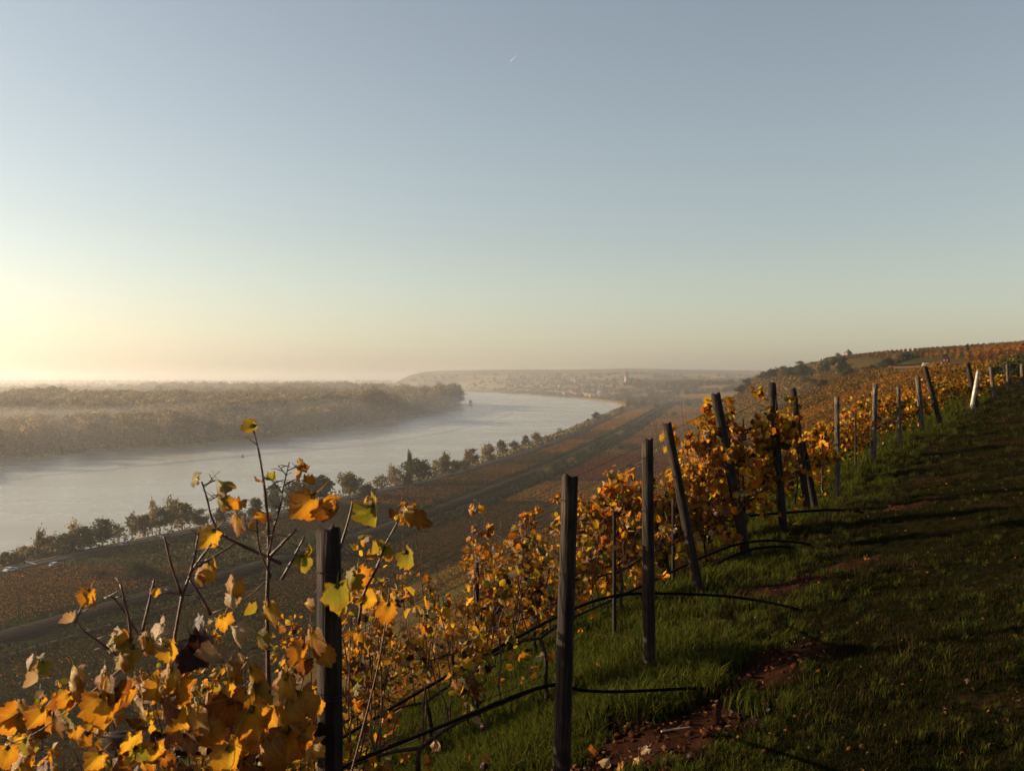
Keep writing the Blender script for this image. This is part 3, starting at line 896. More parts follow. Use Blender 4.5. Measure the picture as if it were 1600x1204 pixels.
TREECOL = {
    'dark': [(0.029, 0.033, 0.014), (0.040, 0.042, 0.017), (0.025, 0.029, 0.013)],
    'green': [(0.054, 0.058, 0.020), (0.072, 0.068, 0.022), (0.043, 0.048, 0.019)],
    'yellow': [(0.144, 0.108, 0.029), (0.108, 0.090, 0.027), (0.166, 0.119, 0.036)],
    'orange': [(0.122, 0.065, 0.022), (0.094, 0.054, 0.020), (0.144, 0.079, 0.025)],
    'brown': [(0.165, 0.118, 0.047), (0.12, 0.09, 0.038), (0.20, 0.138, 0.056)],
}
TM = {}
def tree_proto(kind, colr, seed, h=15.0, w=11.0):
    k = (kind, colr, seed)
    if k in TM: return TM[k]
    mb, C, cl, lh = tree_meshes(seed * 13 + len(kind), h, w, kind)
    r = np.random.default_rng(seed)
    col = pal(TREECOL[colr], len(C), .2, r) * cl[:, None]
    V, Fq, cc = cards(C, r.uniform(.45, .95, len(C)) * lh * 1.15, col, r)
    TM[k] = (mb.mesh('trunk', M_trunk), mesh_np('crown', V, Fq, cc, M_folT))
    return TM[k]

def plant_tree(name, cat, label, group, kind, colr, seed, loc, h, w, rz=None):
    tm = tree_proto(kind, colr, seed)
    o = empty(name, loc, rz if rz is not None else random.uniform(0, 6.28))
    o.scale = (w / 11.0, w / 11.0, h / 15.0)
    tag(o, label, cat, group)
    part('trunk', tm[0], o); part('crown', tm[1], o)
    return o

ORD = ['first', 'second', 'third', 'fourth', 'fifth', 'sixth', 'seventh', 'eighth', 'ninth', 'tenth', 'eleventh', 'twelfth', 'thirteenth', 'fourteenth', 'fifteenth', 'sixteenth',
       'seventeenth', 'eighteenth', 'nineteenth', 'twentieth']
TENS = {2: 'twenty', 3: 'thirty', 4: 'forty', 5: 'fifty', 6: 'sixty'}
def ordinal(i):
    if i < 20: return ORD[i]
    t, u = divmod(i + 1, 10)
    if u == 0: return {2: 'twentieth', 3: 'thirtieth', 4: 'fortieth', 5: 'fiftieth', 6: 'sixtieth'}[t]
    return TENS[t] + '-' + ORD[u - 1]

# the near bank: (pixel u of the stem, pixel v of the foot, pixel v of the top, width in px, kind, colour)
BANK = [(62, 866, 806, 18, 'poplar', 'yellow'), (116, 858, 806, 20, 'bare', 'brown'), (238, 840, 786, 18, 'bare', 'brown'), (268, 834, 782, 22, 'bare', 'yellow'), (612, 764, 718, 14, 'bare', 'brown'), (640, 757, 716, 12, 'poplar', 'green'), (728, 732, 700, 10, 'bare', 'brown'), (-40, 880, 840, 60, 'round', 'brown'), (8, 874, 838, 56, 'round', 'green'), (44, 868, 829, 54, 'round', 'brown'), (74, 864, 824, 46, 'round', 'brown'), (100, 860, 822, 44, 'round', 'green'), (128, 856, 810, 52, 'round', 'green'),
        (160, 853, 812, 46, 'round', 'dark'), (186, 848, 824, 26, 'bare', 'brown'), (206, 845, 806, 34, 'bare', 'yellow'), (226, 842, 800, 36, 'tall', 'yellow'), (250, 837, 797, 36, 'tall', 'green'), (284, 830, 789, 44, 'tall', 'yellow'),
        (312, 827, 802, 34, 'round', 'brown'), (345, 818, 790, 26, 'cone', 'dark'), (372, 814, 796, 34, 'bush', 'brown'), (398, 812, 782, 28, 'cone', 'green'), (430, 806, 768, 34, 'round', 'green'), (462, 798, 756, 40, 'round', 'dark'), (495, 792, 752, 52, 'round', 'dark'), (546, 779, 742, 44, 'round', 'yellow'),
        (574, 777, 760, 28, 'bush', 'dark'), (596, 767, 742, 32, 'bare', 'yellow'), (620, 762, 728, 32, 'bare', 'orange'), (636, 759, 738, 22, 'bush', 'dark'), (653, 753, 721, 44, 'round', 'dark'), (680, 747, 722, 22, 'bare', 'yellow'), (694, 744, 707, 18, 'poplar', 'yellow'), (710, 741, 718, 26, 'round', 'green'),
        (737, 729, 704, 24, 'round', 'orange'), (724, 735, 716, 18, 'bush', 'brown'), (763, 721, 697, 24, 'round', 'brown'), (784, 714, 691, 22, 'round', 'brown'), (804, 706, 690, 16, 'bush', 'brown'), (821, 700, 681, 15, 'round', 'green'), (838, 696, 678, 20, 'round', 'orange'), (853, 690, 679, 12, 'bush', 'orange'),
        (868, 684, 677, 10, 'bush', 'dark'), (875, 682, 667, 12, 'bare', 'yellow'), (903, 668, 661, 12, 'bush', 'brown'), (915, 664, 656, 12, 'bush', 'brown'), (919, 663, 653, 6, 'cone', 'dark'), (932, 659, 645, 15, 'tall', 'dark'), (946, 655, 647, 10, 'round', 'green'), (960, 650, 640, 12, 'bush', 'brown'),
        (971, 647, 637, 10, 'round', 'orange'), (982, 640, 627, 11, 'tall', 'brown'), (992, 638, 628, 12, 'round', 'brown'), (1004, 636, 626, 12, 'round', 'green'), (1018, 633, 624, 12, 'round', 'brown')]
SHAPE = {'round': 'round', 'tall': 'tall loose', 'bare': 'thin half bare', 'bush': 'low bushy', 'poplar': 'slender upright', 'cone': 'small pointed'}
COLW = {'dark': 'dark green', 'green': 'olive green', 'yellow': 'pale yellow', 'orange': 'rusty orange', 'brown': 'brown'}
BANK.sort()
for i, (u, vb, vt, wp, kind, colr) in enumerate(BANK):
    yv = (EYE - 3.6) * F / (vb - VH)
    x = (u - 800) / F * yv
    plant_tree('bank_tree' if kind != 'bush' else 'bank_bush', 'tree' if kind != 'bush' else 'bush',
               '%s %s %s on the near riverbank, %s from the left' % (SHAPE[kind], COLW[colr], 'tree' if kind != 'bush' else 'bush', ordinal(i)), 'trees along the near riverbank',
               kind, colr, i % 4, (x, yv, float(Hgt(x, yv)) - .1), (vb - vt) / F * yv * 1.04 * random.uniform(.86, 1.2), wp / F * yv * random.uniform(.85, 1.25))
# low scrub that fills the foot of the bank
n = 5200
yv = np.exp(rng.uniform(math.log(250), math.log(2000), n))
xv = f_bank(yv) + rng.uniform(2, 13, n)
C = np.c_[xv, yv, Hgt(xv, yv) + rng.uniform(.1, 1, n) ** 1.4 * 5.0]
V, Fq, cc = quads(C, np.clip(yv / 500, .6, 2.2), pal(TREECOL['dark'] + TREECOL['brown'], n))
tag(add('bank_scrub', mesh_np('bank_scrub', V, Fq, cc, M_folT)), kind='stuff')

# low dark scrub along both sides of the railway
n = 16000
yv = np.exp(rng.uniform(math.log(170), math.log(1900), n))
side = rng.random(n) < .55
xv = f_rail(yv) + np.where(side, rng.uniform(7.5, 17, n), rng.uniform(-11, -6.5, n))
tall = np.clip(fbm(yv / 16, np.where(side, 3.0, 9.0), 91, 3) * 2.6 - .55, .12, 2)
z_ = rng.random(n) ** 1.3 * tall * np.where(side, 1.7, 1.3)
C = np.c_[xv, yv, 4.1 + z_]
V, Fq, cc = quads(C, np.clip(yv / 420, .55, 2.2), pal([(.016, .020, .008), (.022, .024, .009), (.030, .026, .011), (.012, .016, .006)], n))
tag(add('trackside_scrub', mesh_np('trackside_scrub', V, Fq, cc, M_folT)), kind='stuff')
# shrubs between the railway and the fields
SHR = [(838, 752, 741, 14), (846, 748, 733, 12), (858, 742, 729, 14), (868, 737, 722, 16), (880, 731, 717, 14), (893, 724, 714, 14), (905, 717, 707, 12), (921, 709, 698, 14), (934, 701, 690, 14), (946, 695, 685, 12), (958, 688, 679, 14), (972, 681, 673, 14), (985, 671, 663, 14), (998, 663, 656, 12), (1010, 657, 650, 12)]
for i, (u, vb, vt, wp) in enumerate(SHR):
    yv = (EYE - 4.1) * F / (vb - VH); x = (u - 800) / F * yv
    plant_tree('trackside_bush', 'bush', 'dark bush beside the railway embankment, %s from the near end' % ordinal(i), 'bushes beside the railway', 'bush', ['dark', 'green', 'brown'][i % 3 if i % 4 else 0], i % 4, (x, yv, 4.0), (vb - vt) / F * yv * 1.1, wp / F * yv * 1.1)
# shrubs among the valley fields, far below the third and fourth posts
VSH = [(214, 905, 880, 46), (236, 900, 884, 34), (150, 902, 890, 26), (422, 866, 826, 40), (1032, 652, 645, 6), (1041, 651, 644, 6), (1053, 650, 643, 7), (984, 702, 692, 22), (970, 703, 695, 14), (983, 735, 722, 16), (1075, 634, 628, 9), (1088, 633, 628, 8), (1060, 633, 628, 9), (1044, 636, 630, 12), (1026, 637, 631, 12), (1100, 640, 634, 9)]
for i, (u, vb, vt, wp) in enumerate(VSH):
    yv = (EYE - 4.1) * F / (vb - VH); x = (u - 800) / F * yv
    plant_tree('field_bush', 'bush', 'small dark bush standing in the valley vineyards, %s in the list from near to far' % ordinal(i) if False else 'small dark bush between valley vineyard plots, %s counted from the left' % ordinal(sorted(range(len(VSH)), key=lambda k: VSH[k][0]).index(i)), 'bushes among the valley fields', 'bush', ['dark', 'green'][i % 2] if i != 3 else 'brown', i % 4, (x, yv, float(Hgt(x, yv)) - .1), (vb - vt) / F * yv * 1.1, wp / F * yv * 1.1)
# rough unmown grass between the road and the railway
n = 9000
yv = rng.uniform(322, 398, n); xv = f_road(yv) + 5 + rng.random(n) * (f_rail(yv) - f_road(yv) - 17)
kp = fbm(xv / 12, yv / 12, 81, 3) > .42
xv, yv = xv[kp], yv[kp]; n = len(xv)
C = np.c_[xv, yv, 4.05 + rng.uniform(.05, .9, n)]
V, Fq, cc = quads(C, rng.uniform(.4, .9, n), pal([(.035, .038, .014), (.05, .045, .018), (.075, .060, .024), (.025, .030, .011)], n))
tag(add('rough_grass', mesh_np('rough_grass', V, Fq, cc, M_fol)), kind='stuff')

# bushes and trees on the far end of the slope, in front of the ridge: (u, v of the foot, height px, width px, distance)
def on_slope(u, v, y0=150, y1=1500):
    """where the ray through pixel u, v meets the slope"""
    yq = np.linspace(y0, y1, 2700)
    xq = (u - 800) / F * yq
    g = Hgt(xq, yq) - (EYE - (v - VH) / F * yq)
    i = np.argmax(g > 0)
    return (xq[i], yq[i], float(Hgt(xq[i], yq[i]))) if g[i] > 0 else None
SLB = [(1204, 590, 10, 14), (1214, 588, 10, 14), (1224, 587, 11, 16), (1236, 588, 10, 16), (1247, 587, 12, 16), (1258, 588, 12, 16), (1268, 586, 9, 14), (1282, 584, 14, 16), (1292, 583, 14, 14), (1304, 582, 16, 12), (1310, 584, 12, 12), (1318, 587, 18, 16), (1326, 589, 12, 14), (1337, 592, 7, 10), (1348, 588, 8, 9), (1366, 580, 7, 12), (1378, 575, 8, 12), (1390, 570, 9, 14), (1402, 566, 9, 14), (1416, 562, 9, 16), (1430, 559, 8, 14),
       (1272, 600, 6, 12), (1288, 606, 9, 14), (1274, 618, 6, 8), (1260, 596, 6, 14), (1241, 571, 4, 8), (1251, 570, 5, 10), (1270, 568, 3, 8), (1282, 567, 3, 8), (1194, 592, 8, 14), (1184, 597, 8, 14), (1172, 602, 9, 14), (1160, 606, 9, 16), (1150, 609, 8, 16)]
k = 0
for i, (u, vb, hp, wp) in enumerate(sorted(SLB)):
    q = on_slope(u, vb + 1)
    if q is None: q = on_slope(u, vb + 8)
    if q is None: continue
    plant_tree('slope_bush', 'bush', 'dark rounded bush on the far vineyard slope, %s from the left' % ordinal(k), 'bushes on the far slope', 'bush' if hp < 13 else 'round', ['dark', 'green', 'dark', 'brown'][i % 4], i % 4, (q[0], q[1], q[2] - .2), hp / F * q[1] * 1.6, wp / F * q[1] * 1.45)
    k += 1

# ------------------------------------------------------------------ wooded far bank
ISL = [tree_proto(kd, cl, sd) for kd, cl, sd in (('tall', 'brown', 1), ('round', 'brown', 2), ('tall', 'yellow', 3), ('poplar', 'brown', 1), ('round', 'green', 3), ('bare', 'brown', 2), ('tall', 'brown', 5))]
def in_gap(x, y):
    b = x / y
    return ((b > -.463) & (b < -.442) & (y < 1250)) | ((b > -.402) & (b < -.392) & (y < 1020))
front = []
t_y = 560.0
while t_y < 2335 and len(front) < 190:
    sp = 8.5 + t_y * .0018
    t_y += sp * random.uniform(.6, 1.4)
    x = shore_x(t_y) - random.uniform(3, 16)
    if in_gap(np.array(x), np.array(t_y)) and random.random() < .9: continue
    front.append((x, t_y))
second = []
while len(second) < 100:
    yq = math.exp(random.uniform(math.log(620), math.log(2330)))
    x = shore_x(yq) - random.uniform(18, 75)
    if in_gap(np.array(x), np.array(yq)): continue
    second.append((x, yq))
KD = ['tall', 'round', 'tall', 'poplar', 'round', 'bare', 'tall']
CW = ['brown', 'brown', 'pale yellow', 'brown', 'olive', 'brown', 'brown']
def isl_h(x, y):
    return float(np.interp(y, [500, 800, 950, 1100, 1400, 1700, 2350], [25, 28, 25, 28, 31, 33, 40]) * (.84 + .62 * vnoise(y / 95.0, x / 260.0, 71)))
for i, (x, y) in enumerate(front + second):
    j = int(rng.choice(7, p=[.22, .2, .16, .08, .1, .12, .12]))
    o = empty('far_bank_tree', (x, y, 1.5), random.uniform(0, 6.28))
    hh = isl_h(x, y) * random.uniform(.7, 1.1)
    ww = hh * (.42 if KD[j] == 'poplar' else random.uniform(.6, 1.0))
    o.scale = (ww / 11, ww / 11, hh / 15)
    ui = 800 + x / y * F
    zone = ['left end', 'right of the first gap', 'left of the eddy', 'above the eddy', 'left of the buoy', 'right of the buoy', 'middle', 'right half', 'tip'][int(np.digitize(ui, [85, 150, 230, 330, 400, 490, 580, 660]))]
    where = 'at the water edge' if i < len(front) else 'behind the first row'
    tag(o, '%s %s hazy tree %s, wooded far bank, %s' % ({'brown': 'brown', 'pale yellow': 'yellow', 'olive': 'olive'}[CW[j]], {'tall': 'tall', 'round': 'broad', 'poplar': 'narrow', 'bare': 'sparse'}[KD[j]], where, zone), 'tree', 'hazy trees of the wooded far bank')
    part('trunk', ISL[j][0], o); part('crown', ISL[j][1], o)
# the wood behind them, one mass
pts, scl, idx = [], [], []
def wood(n, fx, y0, y1, h0, h1):
    for _ in range(n):
        yq = math.exp(random.uniform(math.log(y0), math.log(y1)))
        x = fx(yq)
        if x is None or in_gap(np.array(x), np.array(yq)): continue
        hh = random.uniform(h0, h1) * (.82 + .5 * float(vnoise(yq / 130.0, x / 130.0, 72))); ww = hh * random.uniform(.7, 1.1)
        pts.append((x, yq, 1.5)); scl.append((ww / 11, ww / 11, hh / 15)); idx.append(random.choice([0, 1, 2, 4, 6, 1]))
wood(1300, lambda y: shore_x(y) - random.uniform(60, 420) * min(1, y / 1500 + .2) if y < 2360 else None, 1130, 2360, 27, 36)
wood(420, lambda y: shore_x(y) - random.uniform(40, 330), 860, 1140, 24, 32)
wood(200, lambda y: shore_x(y) - random.uniform(60, 260), 640, 900, 20, 28)
wood(500, lambda y: float(np.interp(y, [2360, 2800, 3600, 4600], [-170, -290, -560, -1040])) - random.uniform(0, 700), 2360, 4600, 30, 40)
wood(260, lambda y: random.uniform(-.53, -.45) * y, 1350, 1700, 30, 38)
wood(260, lambda y: random.uniform(-.53, -.40) * y, 1700, 2100, 24, 30)
wood(500, lambda y: random.uniform(-.46, -.24) * y, 1300, 1600, 26, 34)
wood(500, lambda y: random.uniform(-.54, -.2) * y, 3000, 4200, 22, 32)
wood(500, lambda y: random.uniform(-.54, -.12) * y, 5200, 6200, 20, 28)
wood(700, lambda y: random.uniform(-.56, -.12) * y, 8200, 11000, 24, 34)
pts = np.array(pts)
scatter('far_wood', pts, np.c_[np.zeros((len(pts), 2)), rng.uniform(0, 6.28, len(pts))], scl, idx, [q for pr in ISL for q in (pr[1],)])
# reeds and bushes right at the water line
n = 5000
yv = np.exp(rng.uniform(math.log(560), math.log(2340), n))
xv = np.interp(yv, [p[1] for p in shore], [p[0] for p in shore]) + rng.uniform(-14, 3, n)
C = np.c_[xv, yv, 0.4 + rng.uniform(0, 1, n) ** 1.5 * 6.5]
V, Fq, cc = quads(C, rng.uniform(1.2, 2.8, n), pal(TREECOL['dark'] + TREECOL['brown'], n))
tag(add('waterside_scrub', mesh_np('waterside_scrub', V, Fq, cc, M_folT)), kind='stuff')
# ------------------------------------------------------------------ town, church, hut, vehicles and small things far off
M_plaster = mat_plain('pale_plaster', (0.24, 0.215, 0.18), .9, .1, 1)
M_plaster2 = mat_plain('sand_plaster', (0.22, 0.155, 0.11), .9, .1, 1)
M_roof = mat_plain('red_tiles', (0.20, 0.085, 0.055), .9, .25, 2)
M_roof2 = mat_plain('slate_roof', (0.06, 0.058, 0.06), .8, .25, 2)
M_glass = mat_plain('window_glass', (0.02, 0.025, 0.03), .15, .1, 2, spec=.6)
M_dark = mat_plain('dark_metal', (0.018, 0.018, 0.019), .7, .2, 4, spec=0.03)
M_white = mat_plain('white_paint', (0.5, 0.5, 0.49), .4, .05, 2, spec=.5)
M_tyre = mat_plain('tyre_rubber', (0.018, 0.018, 0.018), .9, .2, 8)
M_lamp = mat_plain('lamp_glass', (0.8, 0.78, 0.7), .2, .05, 2)
M_stone = mat_plain('rubble_stone', (0.17, 0.12, 0.085), .9, .3, 2)

def house_meshes(w, d, h, rh):
    wb = MB().box((0, 0, h / 2), (w, d, h))
    wb.poly([(-w / 2, -d / 2, h), (w / 2, -d / 2, h), (0, -d / 2, h + rh)])
    wb.poly([(w / 2, d / 2, h), (-w / 2, d / 2, h), (0, d / 2, h + rh)])
    rb = MB()
    e = .5
    k = rh / (w / 2)
    for sg in (-1, 1):
        rb.v += [(0, -d / 2 - e, h + rh + .25), (0, d / 2 + e, h + rh + .25), (sg * (w / 2 + e), d / 2 + e, h - e * k + .25), (sg * (w / 2 + e), -d / 2 - e, h - e * k + .25)]
        b = len(rb.v) - 4
        rb.f.append((b, b + 1, b + 2, b + 3) if sg < 0 else (b + 3, b + 2, b + 1, b))
    rb.box((w * .2, d * .2, h + rh * .75 + .5), (.8, .8, 1.8))
    gb = MB()
    for x in (-w * .25, w * .25):
        for z in (h * .3, h * .7):
            gb.box((x, -d / 2, z), (1.1, .16, 1.4))
    for y in (-d * .25, d * .25):
        for z in (h * .3, h * .7):
            gb.box((-w / 2, y, z), (.16, 1.1, 1.4))
    return wb, rb, gb
HM = []
for (w, d, h, rh, mw, mr) in ((9, 12, 6.5, 4, M_plaster, M_roof), (8, 10, 6, 4.5, M_plaster2, M_roof), (11, 15, 8, 5, M_plaster, M_roof2), (14, 22, 9, 4, M_plaster2, M_roof)):
    wb, rb, gb = house_meshes(w, d, h, rh)
    HM.append((wb.mesh('wall', mw), rb.mesh('roof', mr), gb.mesh('windows', M_glass)))
HDESC = ['white house with red roof', 'small sandy house with red roof', 'large white house with slate roof', 'long sandy house with red roof']
def put_house(x, y, z, k, rz, where, group):
    o = empty('house', (x, y, z), rz)
    uh = 800 + x / y * F
    zone = ', left end' if uh < 830 else ', left of middle' if uh < 862 else ', middle' if uh < 895 else ', right of middle' if uh < 925 else ', right end below the church'
    tag(o, HDESC[k] + ' ' + where + zone, 'house', group)
    for nm, me in zip(('wall', 'roof', 'windows'), HM[k]): part(nm, me, o)
nh = 0
rh_ = random.Random(5)
# a row of larger houses along the water, then smaller ones climbing the slope behind
for u in list(np.linspace(812, 948, 30)):
    if rh_.random() < .25: continue
    k = (u - 800) / F
    yq = np.linspace(1900, 5500, 900); g = yq - far_bank(k * yq)
    y0 = yq[np.argmax(g > 0)] + rh_.uniform(60, 110)
    x = k * y0
    put_house(x, y0, far_ground(x, y0) - .5, rh_.choice([0, 1, 2, 3, 3]), rh_.uniform(-.3, .5) + .6, 'on the far town waterfront', 'waterfront houses of the far town')
for i in range(62):
    u = rh_.gauss(890, 42); t = abs(rh_.gauss(0, .5))
    u = min(max(u, 800), 968)
    k = (u - 800) / F
    yq = np.linspace(1900, 5500, 900); g = yq - far_bank(k * yq)
    y0 = yq[np.argmax(g > 0)] + 130 + t * 1000
    x = k * y0
    put_house(x, y0, far_ground(x, y0) - .5, rh_.choice([0, 0, 1, 2]), rh_.uniform(0, 3.1), 'on the far town slope', 'hillside houses of the far town')
# trees between the houses
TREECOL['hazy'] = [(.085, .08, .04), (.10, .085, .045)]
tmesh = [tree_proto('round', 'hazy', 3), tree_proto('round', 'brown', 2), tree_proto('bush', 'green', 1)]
tp, ts, ti = [], [], []
for i in range(700):
    u = rh_.uniform(790, 990); t = rh_.random() ** 1.5
    k = (u - 800) / F
    yq = np.linspace(1900, 5500, 900); g = yq - far_bank(k * yq)
    y0 = yq[np.argmax(g > 0)] + (12 if i % 3 == 0 else 50 + t * 1300)
    x = k * y0
    hh = rh_.uniform(6, 13)
    tp.append((x, y0, far_ground(x, y0) - 1)); ts.append((hh / 13, hh / 13, hh / 15)); ti.append(rh_.choice([0, 1, 2]))
for i in range(330):      # wooded top of the long ridge and hedges on the far slopes
    u = rh_.uniform(625, 1190)
    jx = rh_.uniform(.05, .62)
    row = int(np.argmin(np.abs(tt - jx))); colj = int(np.argmin(np.abs(uu - u)))
    hh = rh_.uniform(7, 14)
    tp.append((Xv[row, colj] + rh_.uniform(-30, 30), Yv[row, colj] + rh_.uniform(-20, 20), Zf[row, colj] - 1)); ts.append((hh / 6, hh / 6, hh / 15)); ti.append(rh_.choice([0, 1, 2]))
scatter('town_trees', tp, np.c_[np.zeros((len(tp), 2)), rng.uniform(0, 6, len(tp))], ts, ti, [q[1] for q in tmesh])
# hedges and small woods on the terraces below the church
tp, ts, ti = [], [], []
for (u0, v0, u1, v1, n) in [(985, 606, 1100, 600, 70), (1000, 612, 1090, 607, 30), (1010, 620, 1130, 612, 50), (985, 628, 1060, 622, 50), (1040, 632, 1140, 628, 40), (1060, 604, 1180, 598, 60), (1130, 612, 1190, 596, 60), (985, 616, 1010, 612, 20), (975, 604, 1000, 598, 25), (990, 635, 1040, 628, 30)]:
    for i in range(n):
        f = rh_.random()
        u, v = u0 + (u1 - u0) * f, v0 + (v1 - v0) * f + rh_.uniform(-1, 1)
        q = on_slope(u, v, 900, 3400)
        if q is None: continue
        hh = rh_.uniform(4, 10) * (q[1] / 2200 + .3)
        tp.append((q[0], q[1], q[2] - .5)); ts.append((hh / 9, hh / 9, hh / 15)); ti.append(rh_.choice([0, 1, 2, 2]))
scatter('terrace_hedges', tp, np.c_[np.zeros((len(tp), 2)), rng.uniform(0, 6, len(tp))], ts, ti, [q[1] for q in tmesh])

# church on its spur
q = on_slope(979, 601, 1500, 3440)
if q is None:
    q = (373.0, 3240.0, float(Hgt(373.0, 3240.0)))
ch = empty('church', (q[0], q[1], q[2] - 1), .5)
ch.scale = (1.25, 1.25, 1.25)
tag(ch, 'hilltop church with pale tower and dark onion spire above the far town', 'church')
tw = MB().box((0, 0, 11), (9, 9, 22)); tw.box((0, 0, 22.4), (9.8, 9.8, .8))
part('tower', tw.mesh('tower', M_plaster2), ch)
sp = MB()
prof = [(4.6, 22.8), (5.0, 25), (4.2, 28), (2.4, 30.5), (1.7, 32), (2.2, 33.5), (1.5, 36), (.5, 39), (.12, 46)]
for (r0, z0), (r1, z1) in zip(prof, prof[1:]):
    b = len(sp.v)
    for r_, z_ in ((r0, z0), (r1, z1)):
        for k in range(8): sp.v.append((r_ * math.cos(k * math.pi / 4), r_ * math.sin(k * math.pi / 4), z_))
    for k in range(8): sp.f.append((b + k, b + (k + 1) % 8, b + 8 + (k + 1) % 8, b + 8 + k))
part('spire', sp.mesh('spire', M_roof2), ch)
nv = MB().box((16, 0, 5.5), (24, 12, 11)); nv.prism([(0, 0)], 0, 0) if False else None
part('nave', nv.mesh('nave', M_plaster), ch)
rf = MB()
rf.v += [(3.6, -6.6, 10.6), (28.6, -6.6, 10.6), (28.6, 6.6, 10.6), (3.6, 6.6, 10.6), (4, 0, 18), (28, 0, 18)]
rf.f += [(0, 1, 5, 4), (2, 3, 4, 5), (0, 4, 3), (1, 2, 5), (3, 2, 1, 0)]
part('roof', rf.mesh('roof', M_roof2), ch)
wd = MB()
for zz in (8, 17): wd.box((0, -4.5, zz), (1.4, .2, 3)); wd.box((-4.5, 0, zz), (.2, 1.4, 3))
for xx in (8, 13, 18, 23): wd.box((xx, -6, 6), (1.6, .2, 5))
part('windows', wd.mesh('windows', M_glass), ch)

# hut on the ridge
q = on_slope(1326, 572, 300, 1300) or (264, 780, 78.3)
hx, hy = 264.0, 782.0
hz_ = float(Hgt(hx, hy))
hut = empty('vineyard_hut', (hx, hy, hz_ - .3), .35)
tag(hut, 'small pale hut with dark pointed roof alone on the ridge', 'hut')
hb = MB().box((0, 0, 1.8), (4.2, 3.8, 3.6))
part('wall', hb.mesh('wall', M_stone), hut)
rb = MB()
rb.v += [(-2.7, -2.5, 3.4), (2.7, -2.5, 3.4), (2.7, 2.5, 3.4), (-2.7, 2.5, 3.4), (0, 0, 6.6)]
rb.f += [(0, 1, 4), (1, 2, 4), (2, 3, 4), (3, 0, 4), (3, 2, 1, 0)]
part('roof', rb.mesh('roof', M_roof2), hut)
part('door', MB().box((0, -1.93, 1.1), (1.0, .12, 2.1)).mesh('door', M_dark), hut)
part('window', MB().box((-2.13, 0, 1.9), (.12, .9, .9)).mesh('window', M_glass), hut)
plant_tree('ridge_bush', 'bush', 'small brown bush just left of the hut on the ridge', None, 'bush', 'brown', 1, (hx - 7, hy + 3, hz_ - .2), 4.0, 4.5)

# cars on the riverside road
def car_meshes():
    body = [(-2.1, .32), (-2.15, .62), (-2.0, .86), (-1.1, .95), (-.55, 1.40), (.75, 1.46), (1.55, 1.0), (2.1, .9), (2.18, .55), (2.1, .32)]
    mb = MB()
    pr = [(x, z) for x, z in body]
    b = len(mb.v); n = len(pr)
    for yy_, sc in ((-.84, .0), (-.74, 1), (.74, 1), (.84, 0)):
        pass
    mb.prism([(x, z) for x, z in pr if z <= 1.0 or True], -.82, .82)
    glass = MB()
    for s_ in (-1, 1):
        glass.poly([(-1.0, s_ * .828, .96), (-.5, s_ * .828, 1.34), (.1, s_ * .828, 1.38), (.1, s_ * .828, .96)][::s_])
        glass.poly([(.18, s_ * .828, .96), (.18, s_ * .828, 1.38), (.7, s_ * .828, 1.38), (1.3, s_ * .828, 1.0)][::s_])
    glass.poly([(-1.1, -.66, .985), (-1.1, .66, .985), (-.62, .62, 1.37), (-.62, -.62, 1.37)])
    glass.poly([(1.5, -.66, 1.05), (.86, -.62, 1.44), (.86, .62, 1.44), (1.5, .66, 1.05)])
    wh = MB()
    for k in range(12):
        wh.v.append((.32 * math.cos(k * math.pi / 6), -.1, .32 * math.sin(k * math.pi / 6)))
    for k in range(12):
        wh.v.append((.32 * math.cos(k * math.pi / 6), .1, .32 * math.sin(k * math.pi / 6)))
    wh.f.append(tuple(range(12))); wh.f.append(tuple(reversed(range(12, 24))))
    for k in range(12): wh.f.append((k, 12 + k, 12 + (k + 1) % 12, (k + 1) % 12))
    return mb, glass, wh
cb, cg, cw = car_meshes()
M_cars = {'white': M_white, 'dark grey': mat_plain('grey_car_paint', (.05, .055, .06), .3, .05, 2, spec=.6), 'silver': mat_plain('silver_car_paint', (.42, .44, .46), .3, .05, 2, metallic=.6), 'dark blue': mat_plain('blue_car_paint', (.03, .05, .09), .3, .05, 2, spec=.6)}
glass_me, wheel_me = cg.mesh('windows', M_glass), cw.mesh('wheel', M_tyre)
head_me = MB().box((-2.12, 0, .66), (.08, .30, .15)).mesh('headlight', M_lamp)
CARS = [(8, 'white', 1, 'white car on the riverside road at the left edge of the view'), (202, 'silver', -1, 'silver car on the riverside road below the dark round tree'),
        (265, 'dark grey', -1, 'dark grey car on the riverside road below the tall pale trees'), (452, 'white', 1, 'white car on the riverside road behind the upright vine shoot'), (573, 'silver', 1, 'silver car on the riverside road beside the yellow round tree')]
yq = np.linspace(200, 1500, 5000); uq = 800 + F * (f_road(yq) + 0) / yq
for (u, colr, side, lab) in CARS:
    y = float(np.interp(u, uq, yq)); x = float(f_road(y)) + 1.7 * side
    tx = float(f_road(y + 5) - f_road(y - 5)) / 10
    c = empty('parked_car' if False else 'car', (x, y, 4.125), math.atan2(1, tx) + (math.pi if side > 0 else 0))
    tag(c, lab, 'car', 'cars on the riverside road')
    me = cb.mesh('body', M_cars[colr]); part('body', me, c); part('windows', glass_me, c)
    for wx in (-1.35, 1.3):
        for wy in (-.76, .76):
            part('wheel', wheel_me, c, loc=(wx, wy, .32))
    for wy in (-.55, .55): part('headlight', head_me, c, loc=(0, wy, 0))
y = 293.0
x = (84 - 800) / F * 326; y = 326.0
c = empty('car', (x, y, 4.0), 1.2)
tag(c, 'pale car half hidden in the rough grass right of the white road car', 'car')
part('body', cb.mesh('body', M_cars['silver']), c); part('windows', glass_me, c)
for wx in (-1.35, 1.3):
    for wy in (-.76, .76): part('wheel', wheel_me, c, loc=(wx, wy, .32))
